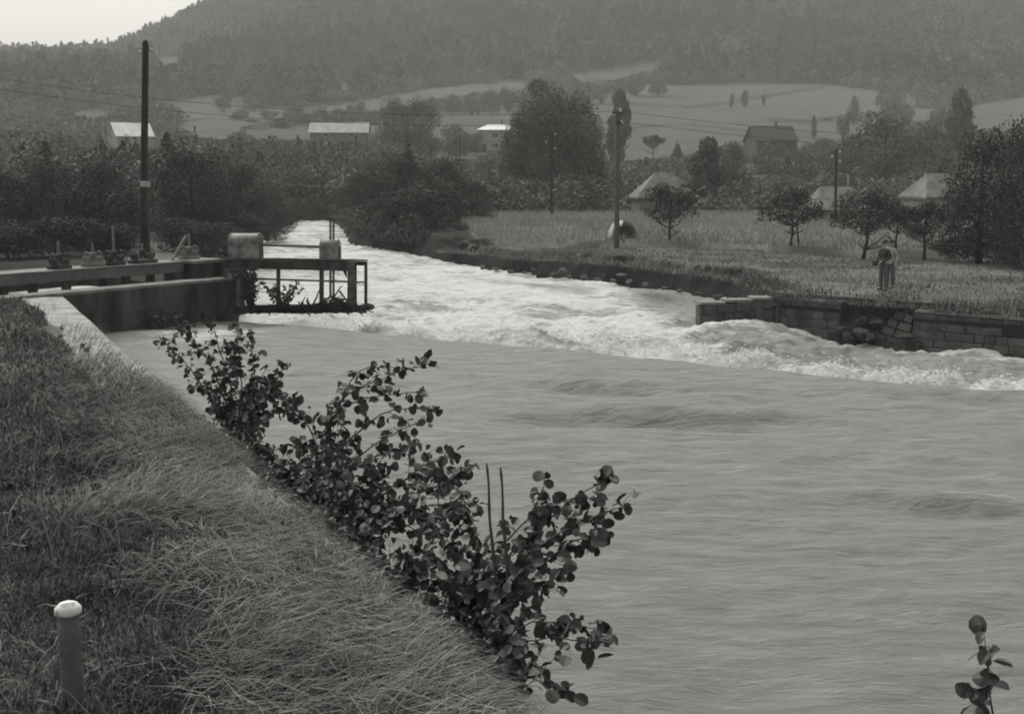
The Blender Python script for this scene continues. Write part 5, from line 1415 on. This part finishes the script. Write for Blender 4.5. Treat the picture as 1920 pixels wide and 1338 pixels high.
def sapling(name, label, rootp, stems, seed, leafsz=.06, twig_every=.09, twig_len=.2, per=5, jitter=.25, bare=(), rad=.008, group='alder shoots along the near river wall', lmat='alder', dens=1.0, skip=.18):
    """stems: list of polylines [(px,py,Y),...]"""
    r = np.random.default_rng(seed); O = Vector(rootp); rt = thing(name, label, 'shrub', O, group=group)
    LP, LN, LU, LS = [], [], [], []; mbt = MB(); mbs = []
    def addleaf(p, d):
        up = np.array([0, 0, 1.0]); u_ = d * .5 + r.normal(size=3) * .55 + np.array([0, 0, -.35]); u_ /= np.linalg.norm(u_)
        nn_ = up * .75 + r.normal(size=3) * .55 + np.array([0, -.35, 0]); nn_ -= u_ * (nn_ @ u_); nn_ /= np.linalg.norm(nn_)
        LP.append(p); LU.append(u_); LN.append(nn_); LS.append(leafsz * r.choice([r.uniform(.35, .7), r.uniform(.7, 1.2)], p=[.35, .65]))
    for si, st in enumerate(stems):
        pts = [np.array(at(*q)) for q in st]; pts = [np.array(rootp)] + pts if si not in bare or True else pts
        # smooth resample
        P = np.array(pts); seg = np.linalg.norm(np.diff(P, axis=0), axis=1); cs = np.concatenate([[0], np.cumsum(seg)]); L = cs[-1]
        n = max(6, int(L / .05)); s = np.linspace(0, L, n); C = np.stack([np.interp(s, cs, P[:, k]) for k in range(3)], -1)
        for _ in range(3): C[1:-1] = (C[:-2] + C[1:-1] * 2 + C[2:]) / 4
        C[1:-1] += r.normal(0, .004, (n - 2, 3))
        mb = MB(); r0 = rad * (1 + .5 * (L > 1)) * (1.6 if si in bare else 1)
        mb.tube([Vector(c_) - O for c_ in C], [r0 * (1 - (.45 if si in bare else .8) * i / n) for i in range(n)], 7); mb.build('stem', M['stem'], rt, True)
        if si in bare:
            continue
        x = L * skip
        while x < L:
            i = min(int(x / L * (n - 1)), n - 2); base = C[i]; d = C[i + 1] - C[i]; d /= np.linalg.norm(d) + 1e-9
            out_ = r.normal(size=3); out_ -= d * (out_ @ d); out_ /= np.linalg.norm(out_)
            dr = d * .7 + out_ * .8 + np.array([0, 0, .2]); dr /= np.linalg.norm(dr); tl = twig_len * r.uniform(.4, 1.2) * (1 - .55 * x / L)
            q = [base]
            for k in range(4): dr = dr + r.normal(0, .16, 3); dr /= np.linalg.norm(dr); q.append(q[-1] + dr * tl / 4)
            mbt.tube([Vector(c_) - O for c_ in q], [rad * .35, rad * .3, rad * .25, rad * .2, rad * .12], 4, cap=False)
            m = max(2, int(per * r.uniform(.6, 1.3)))
            for k in range(m):
                t = (k + .6) / m * 4; j = min(int(t), 3); p_ = q[j] + (q[j + 1] - q[j]) * (t - j)
                if r.random() < dens: addleaf(p_ + r.normal(0, .012, 3), dr)
            if r.random() < .5 * dens: addleaf(base, out_)
            x += twig_every * r.uniform(.6, 1.4)
        for k in range(3): addleaf(C[-1] + r.normal(0, .015, 3), C[-1] - C[-3])
    if mbt.v: mbt.build('twigs', M['stem'], rt)
    P = np.array(LP); V, Fc, m = leaf_arrays(P, np.array(LN), np.array(LU), np.array(LS), r)
    V = V - np.array(O); ti = np.repeat(np.clip(r.beta(2, 2.6, len(P)), 0, 1), m)
    link('leaves', mesh_np('leaves', V, Fc, dict(tint=ti), False), M[lmat], rt)
    print(name, 'leaves', len(P))
    return rt
def rootat(px, py, drop=.35, off=.14):
    p = hit(px, py, ZB)[:2]; t = (p - e0) @ edir; q = edge(t, off); return (float(q[0]), float(q[1]), ZB - drop)
D = 9.0
sapling('alder_sapling', 'farthest round leaved alder shoot at the end of the pale coping', rootat(440, 815, .5), [
    [(425, 790, 9.2), (380, 720, 9.4), (335, 665, 9.6), (298, 632, 9.8)], [(425, 760, 9.1), (400, 690, 9.2), (365, 640, 9.4), (345, 612, 9.5)],
    [(440, 760, 9), (425, 690, 9), (408, 640, 9.1), (398, 602, 9.2)], [(455, 760, 8.9), (450, 690, 9), (448, 640, 9.1), (442, 606, 9.1)],
    [(465, 770, 8.8), (480, 715, 8.9), (470, 655, 9), (474, 625, 9)], [(470, 790, 8.7), (505, 735, 8.8), (528, 700, 8.9), (532, 685, 8.9)],
    [(480, 800, 8.6), (525, 765, 8.7), (560, 742, 8.8)], [(450, 800, 8.8), (470, 740, 8.8), (500, 690, 8.9)], [(430, 800, 9), (395, 745, 9.1), (370, 715, 9.3)], [(450, 800, 8.7), (490, 770, 8.7), (545, 770, 8.7), (560, 790, 8.7)],
    [(435, 790, 9), (420, 745, 9.1), (432, 690, 9.2)], [(460, 800, 8.7), (480, 760, 8.7), (515, 715, 8.8)]],
    101, .060, .055, .24, 6, skip=.2)
sapling('alder_sapling', 'alder shoot with a long bare branch reaching right over the water', rootat(560, 935, .45), [
    [(613, 860, 7.7), (613, 775, 7.8), (650, 740, 7.9), (700, 715, 8), (760, 692, 8.1), (815, 680, 8.2)],
    [(620, 860, 7.6), (680, 800, 7.7), (730, 768, 7.8), (780, 765, 7.9), (828, 768, 8)], [(600, 850, 7.7), (570, 780, 7.8), (545, 760, 7.9), (505, 735, 8.1)],
    [(650, 870, 7.5), (700, 835, 7.6), (760, 800, 7.7), (800, 790, 7.8)], [(600, 880, 7.6), (640, 830, 7.6), (640, 790, 7.7)], [(640, 880, 7.4), (720, 850, 7.5), (780, 830, 7.6)],
    [(613, 775, 7.8), (680, 745, 7.9), (740, 738, 8), (790, 735, 8)], [(620, 800, 7.7), (660, 700, 7.9), (700, 685, 8), (745, 690, 8.1)]],
    102, .062, .07, .18, 5, skip=.32, dens=.95)
sapling('alder_sapling', 'densest alder clump in the middle, hiding the wall face', rootat(600, 985, .4), [
    [(560, 900, 7.3), (500, 840, 7.6), (455, 815, 7.9)], [(590, 900, 7), (570, 850, 7.2), (560, 830, 7.3)], [(640, 920, 6.7), (630, 860, 6.9), (650, 825, 7)],
    [(660, 930, 6.6), (700, 880, 6.7), (730, 845, 6.8)], [(680, 950, 6.5), (760, 900, 6.6), (800, 865, 6.7), (860, 855, 6.8)], [(700, 960, 6.4), (780, 925, 6.5), (850, 900, 6.6), (880, 870, 6.7)],
    [(690, 970, 6.4), (780, 955, 6.4), (840, 940, 6.5), (890, 950, 6.5)], [(640, 960, 6.5), (620, 920, 6.7), (610, 890, 6.8)], [(700, 990, 6.3), (760, 980, 6.3), (820, 985, 6.3)],
    [(560, 930, 7), (520, 880, 7.2), (490, 860, 7.3)], [(640, 960, 6.5), (690, 920, 6.6), (700, 870, 6.7)], [(620, 950, 6.6), (580, 900, 6.9), (540, 870, 7.1)]],
    103, .061, .040, .28, 7, skip=.12)
sapling('alder_sapling', 'nearest alder clump around two bare upright stakes', rootat(800, 1180, .5, .2), [
    [(900, 1080, 5), (960, 1040, 5), (1040, 960, 5.1), (1090, 920, 5.1), (1150, 895, 5.2)], [(930, 1080, 4.9), (1000, 1030, 4.9), (1100, 970, 5), (1185, 945, 5.1)],
    [(920, 1100, 4.9), (1000, 1060, 4.9), (1080, 1010, 4.95), (1140, 1000, 5)], [(900, 1060, 5), (960, 1000, 5.1), (1010, 960, 5.1), (1020, 890, 5.2)],
    [(880, 1100, 5), (850, 1040, 5.2), (810, 990, 5.4), (830, 900, 5.6)], [(860, 1100, 5.1), (800, 1060, 5.3), (760, 1040, 5.5)], [(880, 1080, 5), (900, 1000, 5.2), (860, 930, 5.4)],
    [(920, 1150, 4.7), (1000, 1110, 4.7), (1060, 1070, 4.8)], [(900, 1150, 4.8), (960, 1120, 4.8), (1010, 1080, 4.8)], [(880, 1120, 4.9), (830, 1080, 5.1), (770, 1090, 5.2)],
    [(950, 1180, 4.6), (1020, 1160, 4.6), (1080, 1170, 4.6), (1140, 1190, 4.6)], [(930, 1200, 4.6), (1000, 1200, 4.5), (1070, 1195, 4.5), (1150, 1215, 4.5)], [(900, 1160, 4.8), (870, 1180, 4.8), (850, 1160, 4.9)],
    [(940, 1120, 4.8), (990, 1060, 4.9), (1000, 1000, 5)], [(900, 1200, 4.6), (960, 1260, 4.4), (1060, 1290, 4.3)], [(900, 1230, 4.5), (900, 1290, 4.3), (960, 1320, 4.2)]],
    104, .060, .05, .22, 6, skip=.18, rad=.006)
# two bare stakes with a tuft on top
for lab, pts in (('left bare stake standing in the nearest alder clump', ((945, 1420, 4.75), (925, 1050, 4.9), (912, 868, 5.0))), ('right bare stake standing in the nearest alder clump', ((952, 1420, 4.7), (950, 1060, 4.85), (938, 876, 4.95)))):
    P = [Vector(at(*q)) for q in pts]; rt = thing('stake', lab, 'stake', P[0], group='bare stakes by the nearest alder')
    mb = MB(); C = []; n = 26
    for i in range(n + 1):
        t = i / n; a = P[0].lerp(P[1], t * 2) if t < .5 else P[1].lerp(P[2], t * 2 - 1); C.append(a - P[0] + Vector((math.sin(i * .6) * .003, 0, 0)))
    mb.tube(C, [.0095 - .005 * i / n + (.0015 if i % 5 == 0 else 0) for i in range(n + 1)], 8); mb.build('shaft', M['stem'], rt, True)
# weedy filler along the wall and small plants
def weeds(name, label, roots, seed, hh=.5, leafsz=.04, n_st=14, per=4, lmat='alder', spread=.25):
    r = random.Random(seed); O = Vector(roots)
    st = []
    for k in range(n_st):
        a = r.uniform(0, 6.28); s = r.uniform(.3, 1) * spread
        p1 = O + Vector((math.cos(a) * s * .5, math.sin(a) * s * .5, hh * r.uniform(.4, .6))); p2 = O + Vector((math.cos(a) * s, math.sin(a) * s, hh * r.uniform(.7, 1.05)))
        st.append([tuple(proj(np.array(p1))) + (p1.y,), tuple(proj(np.array(p2))) + (p2.y,)])
    return sapling(name, label, tuple(O), st, seed, leafsz, .08, .1, per, rad=.004, group='weeds on the near river wall', lmat=lmat, skip=.1)
wl = ['dark weed tuft at the far end of the alder row', 'dark weed tuft under the farthest alder shoot', 'dark weed tuft between the first two alder shoots', 'dark weed tuft below the long bare branch', 'weed tuft left of the densest alder clump', 'weed tuft under the densest alder clump', 'weed tuft where the coping meets the dense alders', 'weed tuft left of the nearest alder clump', 'weed tuft at the foot of the nearest alder clump', 'lowest weed tuft at the bottom of the picture']
for i, (a, b, hh) in enumerate([(400, 775, .3), (432, 805, .45), (478, 850, .5), (530, 905, .5), (575, 950, .5), (625, 1000, .5), (680, 1050, .5), (735, 1105, .5), (790, 1160, .5), (850, 1215, .45)]):
    p = rootat(a, b, .42, .12); weeds('weed_tuft', wl[i], p, 200 + i, hh, .045 if i < 5 else .04, 16, 4, spread=.34)
p = lw(2.0, -.15, -4.15)
q = lw(al_of(228), -.12, 0); q = (q.x, q.y, at(228, 628, q.y)[2]); weeds('weed_tuft', 'pale feathery weeds growing on the dark intake wall', (float(q[0]), float(q[1]) , float(q[2]) - .5), 251, 1.2, .085, 18, 5, 'leaf_light', .9)
q = lw(al_of(292), -.12, 0); q = (q.x, q.y, at(292, 628, q.y)[2]); weeds('weed_tuft', 'smaller feathery weeds at the water by the dark intake wall', (float(q[0]), float(q[1]), float(q[2]) - .4), 252, .8, .075, 14, 4, 'leaf_light', .7)
q = at(470, 575, 32.6); weeds('creeper', 'leafy creeper hanging on the left post of the steel platform', (float(q[0]), float(q[1]), float(q[2]) - .2), 253, 1.35, .09, 18, 5, 'leaf_dark', .45)
q = at(530, 580, 32.9); weeds('creeper', 'leafy branch caught behind the middle posts of the steel platform', (float(q[0]), float(q[1]), float(q[2])), 254, .75, .08, 14, 5, 'leaf_dark', .6)
# leaf tip at the lower right
p = at(1850, 1420, 3.2)
sapling('leafy_shoot', 'pointed leaf tip of a shoot poking in at the bottom right corner', tuple(p), [[(1858, 1300, 3.2), (1854, 1240, 3.2), (1846, 1190, 3.2)], [(1850, 1330, 3.2), (1825, 1300, 3.2)]], 260, .055, .035, .03, 3, group=None, skip=.55, rad=.004)

# ------------------------------------------------------------------ people
def skinned(name, verts, edges, radii, mat_, parent, sub=2):
    me = bpy.data.meshes.new(name); me.from_pydata([Vector(v) for v in verts], edges, []); me.update()
    o = link(name, me, mat_, parent)
    sk = o.modifiers.new('skin', 'SKIN'); sk.use_smooth_shade = True
    lay = me.skin_vertices[0] if me.skin_vertices else None
    if lay is None:
        bpy.context.view_layer.objects.active = o; lay = me.skin_vertices[0]
    for i, rr in enumerate(radii):
        lay.data[i].radius = rr if hasattr(rr, '__len__') else (rr, rr)
        lay.data[i].use_root = (i == 0)
    sb = o.modifiers.new('subd', 'SUBSURF'); sb.levels = sub; sb.render_levels = sub
    dg = bpy.context.evaluated_depsgraph_get(); ev = o.evaluated_get(dg); m2 = bpy.data.meshes.new_from_object(ev)
    o.modifiers.clear(); o.data = m2
    if not m2.materials: m2.materials.append(mat_)
    return o
def person(label, px, footy, H, face, jack, trou, hatm, hands, shoulders=.0, Yd=40.0):
    p = at(px, footy, Yd); z0 = ground_z(p[0], p[1]) + .03
    root = thing('person', label, 'person', (p[0], p[1], z0), face)
    k = H / 1.75
    def v(x, y, z): return (x * k, y * k, z * k)
    # faces local -y
    J = dict(pel=v(0, 0, .95), sp=v(0, .01, 1.15), ch=v(0, .0, 1.34), nk=v(0, .0, 1.49), h0=v(0, -.02, 1.57), h1=v(0, -.015, 1.66), h2=v(0, 0, 1.71),
             sl=v(-.15, 0, 1.37), el=v(-.25, .03, 1.15), wl=v(*hands[0]), sr=v(.15, 0, 1.37), er=v(.25, .03, 1.15), wr=v(*hands[1]),
             hl=v(-.09, 0, .90), kl=v(-.10, -.02, .50), al=v(-.11, .02, .09), tl=v(-.12, -.15, .03), hr=v(.09, 0, .90), kr=v(.11, -.01, .50), ar=v(.12, .03, .09), tr=v(.13, -.14, .03))
    names = list(J); idx = {n: i for i, n in enumerate(names)}
    E = [('pel', 'sp'), ('sp', 'ch'), ('ch', 'nk'), ('nk', 'h0'), ('h0', 'h1'), ('h1', 'h2'), ('ch', 'sl'), ('sl', 'el'), ('el', 'wl'), ('ch', 'sr'), ('sr', 'er'), ('er', 'wr'),
         ('pel', 'hl'), ('hl', 'kl'), ('kl', 'al'), ('al', 'tl'), ('pel', 'hr'), ('hr', 'kr'), ('kr', 'ar'), ('ar', 'tr')]
    Rd = dict(pel=(.15, .10), sp=(.13, .095), ch=(.11, .08), nk=.05, h0=(.068, .083), h1=(.078, .095), h2=(.055, .065), sl=.045, el=.04, wl=.03, sr=.045, er=.045, wr=.03,
              hl=.09, kl=.06, al=.042, tl=.035, hr=.09, kr=.06, ar=.042, tr=.035)
    rr = [tuple(c * k for c in Rd[n]) if hasattr(Rd[n], '__len__') else Rd[n] * k for n in names]
    body = skinned('body', [J[n] for n in names], [(idx[a], idx[b]) for a, b in E], rr, M['skin'], root)
    # face features and hands joined to the body mesh
    mb = MB()
    mb.tube([v(0, -.11, 1.645), v(0, -.13, 1.61), v(0, -.105, 1.60)], [.008 * k, .014 * k, .008 * k], 6)
    for sx in (-1, 1):
        mb.tube([v(sx * .082, .0, 1.655), v(sx * .093, .005, 1.63), v(sx * .083, 0, 1.60)], [.012 * k, .018 * k, .009 * k], 6)
        w_ = Vector(J['wl'] if sx < 0 else J['wr']); e_ = Vector(J['el'] if sx < 0 else J['er']); d = (w_ - e_).normalized(); side = d.cross(Vector((0, 0, 1))).normalized(); nn_ = side.cross(d)
        mb.tube([w_ - d * .01, w_ + d * .04 * k, w_ + d * .085 * k], [.026 * k, .036 * k, .030 * k], 8)
        for q in range(4):
            b_ = w_ + d * .08 * k + side * (q - 1.5) * .018 * k; L = (.062, .075, .07, .055)[q] * k
            mb.tube([b_, b_ + d * L * .5 - nn_ * .008, b_ + d * L * .8 - nn_ * .03 * k, b_ + d * L * .85 - nn_ * .05 * k], [.009 * k, .009 * k, .008 * k, .006 * k], 6)
        b_ = w_ + d * .03 * k - side * sx * .03 * k; mb.tube([b_, b_ - side * sx * .025 * k + d * .03 * k, b_ - side * sx * .02 * k + d * .06 * k - nn_ * .02 * k], [.011 * k, .01 * k, .007 * k], 6)
    me = body.data; nv = [Vector(c) for c in mb.v]
    vs = [tuple(q.co) for q in me.vertices]; fs = [tuple(pq.vertices) for pq in me.polygons]; b0 = len(vs)
    m3 = bpy.data.meshes.new('body'); m3.from_pydata(vs + [tuple(q) for q in nv], [], fs + [tuple(i + b0 for i in f) for f in mb.f]); m3.update(); m3.materials.append(M['skin'])
    m3.polygons.foreach_set('use_smooth', [True] * len(m3.polygons)); body.data = m3
    # eyes, mouth
    mb = MB()
    for sx in (-1, 1): mb.box(v(sx * .032, -.104, 1.645), (.018 * k, .012, .010 * k))
    mb.box(v(0, -.106, 1.568), (.04 * k, .012, .008 * k)); mb.build('facial_features', M['hair'], root)
    # jacket
    N = ['hem', 'wa', 'ch', 'co', 'sl', 'el', 'wl', 'sr', 'er', 'wr']
    Jk = dict(hem=v(0, 0, .80), wa=v(0, .01, 1.08), ch=v(0, 0, 1.30), co=v(0, 0, 1.45), sl=v(-.165, 0, 1.39), el=v(-.26, .035, 1.15), wl=tuple(Vector(J['el']).lerp(Vector(J['wl']), .9)), sr=v(.165, 0, 1.39), er=v(.26, .035, 1.15), wr=tuple(Vector(J['er']).lerp(Vector(J['wr']), .9)))
    Rj = dict(hem=(.175, .13), wa=(.145, .11), ch=(.15, .11), co=(.065, .06), sl=.07, el=.056, wl=.043, sr=.07, er=.056, wr=.043); ii = {n: i for i, n in enumerate(N)}
    skinned('jacket', [Jk[n] for n in N], [(ii[a], ii[b]) for a, b in (('hem', 'wa'), ('wa', 'ch'), ('ch', 'co'), ('ch', 'sl'), ('sl', 'el'), ('el', 'wl'), ('ch', 'sr'), ('sr', 'er'), ('er', 'wr'))],
            [tuple(c * k for c in Rj[n]) if hasattr(Rj[n], '__len__') else Rj[n] * k for n in N], jack, root)
    N = ['w', 'hl', 'kl', 'al', 'hr', 'kr', 'ar']; Jt = dict(w=v(0, 0, .97), hl=v(-.09, 0, .84), kl=v(-.105, -.02, .50), al=v(-.11, .02, .09), hr=v(.09, 0, .84), kr=v(.115, -.01, .50), ar=v(.12, .03, .09))
    Rt_ = dict(w=(.155, .115), hl=.105, kl=.082, al=.075, hr=.105, kr=.082, ar=.075); ii = {n: i for i, n in enumerate(N)}
    skinned('trousers', [Jt[n] for n in N], [(ii[a], ii[b]) for a, b in (('w', 'hl'), ('hl', 'kl'), ('kl', 'al'), ('w', 'hr'), ('hr', 'kr'), ('kr', 'ar'))], [tuple(c * k for c in Rt_[n]) if hasattr(Rt_[n], '__len__') else Rt_[n] * k for n in N], trou, root)
    for s_, n in ((-1, 'al'), (1, 'ar')):
        mb = MB(); a = Vector(J[n]); mb.tube([a + Vector((0, .06 * k, -.035)), a + Vector((0, 0, -.03)), a + Vector((0, -.09 * k, -.045)), a + Vector((0, -.17 * k, -.055)), a + Vector((0, -.19 * k, -.058))], [.03, .055, .048, .036, .012], 10); mb.build('shoe', M['hair'], root, True)
    # hair / cap
    mb = MB(); V = []; n, m = 16, 7; c = Vector(v(0, .01, 1.645))
    for i in range(m + 1):
        th = (math.pi * .56) * i / m
        for q in range(n):
            a = 2 * math.pi * q / n; V.append(c + Vector((.092 * math.sin(th) * math.cos(a), .112 * math.sin(th) * math.sin(a), .112 * math.cos(th))) * k)
    mb.add(V, [(i * n + q, (i + 1) * n + q, (i + 1) * n + (q + 1) % n, i * n + (q + 1) % n) for i in range(m) for q in range(n)])
    if hatm: mb.box(v(0, -.13, 1.655), (.15 * k, .10 * k, .012 * k), Matrix.Rotation(.2, 3, 'X'))
    mb.build('cap' if hatm else 'hair', hatm or M['hair'], root, True)
    return root, z0
pz = ground_z(*at(1656, 545, 40)[:2])
pr1, _z = person('person in dark jacket, cap and pale trousers, facing left on the far bank', 1655, 545, 1.74, math.radians(-62), M['jacket'], M['trousers'], M['jacket'], ((-.14, -.27, 1.02), (.12, -.28, 1.00)))
pr2, _z = person('person in pale shirt standing half hidden behind the one in the dark jacket', 1667, 542, 1.70, math.radians(-50), M['shirt'], M['trousers'], None, ((-.27, -.10, .90), (.27, -.08, .90)), Yd=40.9)
c = pr1.matrix_basis @ Vector((0, 0, 0))
mw = Matrix.Translation(pr1.location) @ Matrix.Rotation(math.radians(-62), 4, 'Z')
bp_ = mw @ Vector((-.01, -.38, .94)); mb = MB(); mb.box((0, 0, 0), (.20, .10, .15), bev=.02); mb.box((0, 0, .085), (.21, .11, .03), bev=.008)
mb.tube([(-.10, 0, .11), (-.06, 0, .19), (.06, 0, .19), (.10, 0, .11)], .008, 6)
o = mb.build('bag', M['jacket'], None, False, bp_); o.rotation_euler = (0, 0, math.radians(-62)); tag(o, 'small dark shoulder bag held at the waist by the person in the dark jacket', 'bag')

# ------------------------------------------------------------------ haze
mh = bpy.data.materials.new('haze'); mh.use_nodes = True; n = mh.node_tree.nodes; n.clear()
vo = n.new('ShaderNodeVolumePrincipled'); oo = n.new('ShaderNodeOutputMaterial'); mh.node_tree.links.new(vo.outputs[0], oo.inputs['Volume'])
vo.inputs['Color'].default_value = (.95, .94, .92, 1); vo.inputs['Density'].default_value = .00055; vo.inputs['Anisotropy'].default_value = 0
mb = MB(); mb.box((0, 800, 120), (6200, 1900, 262)); hz = mb.build('haze', mh); hz['kind'] = 'stuff'; hz['label'] = 'thin pale haze filling the valley air'
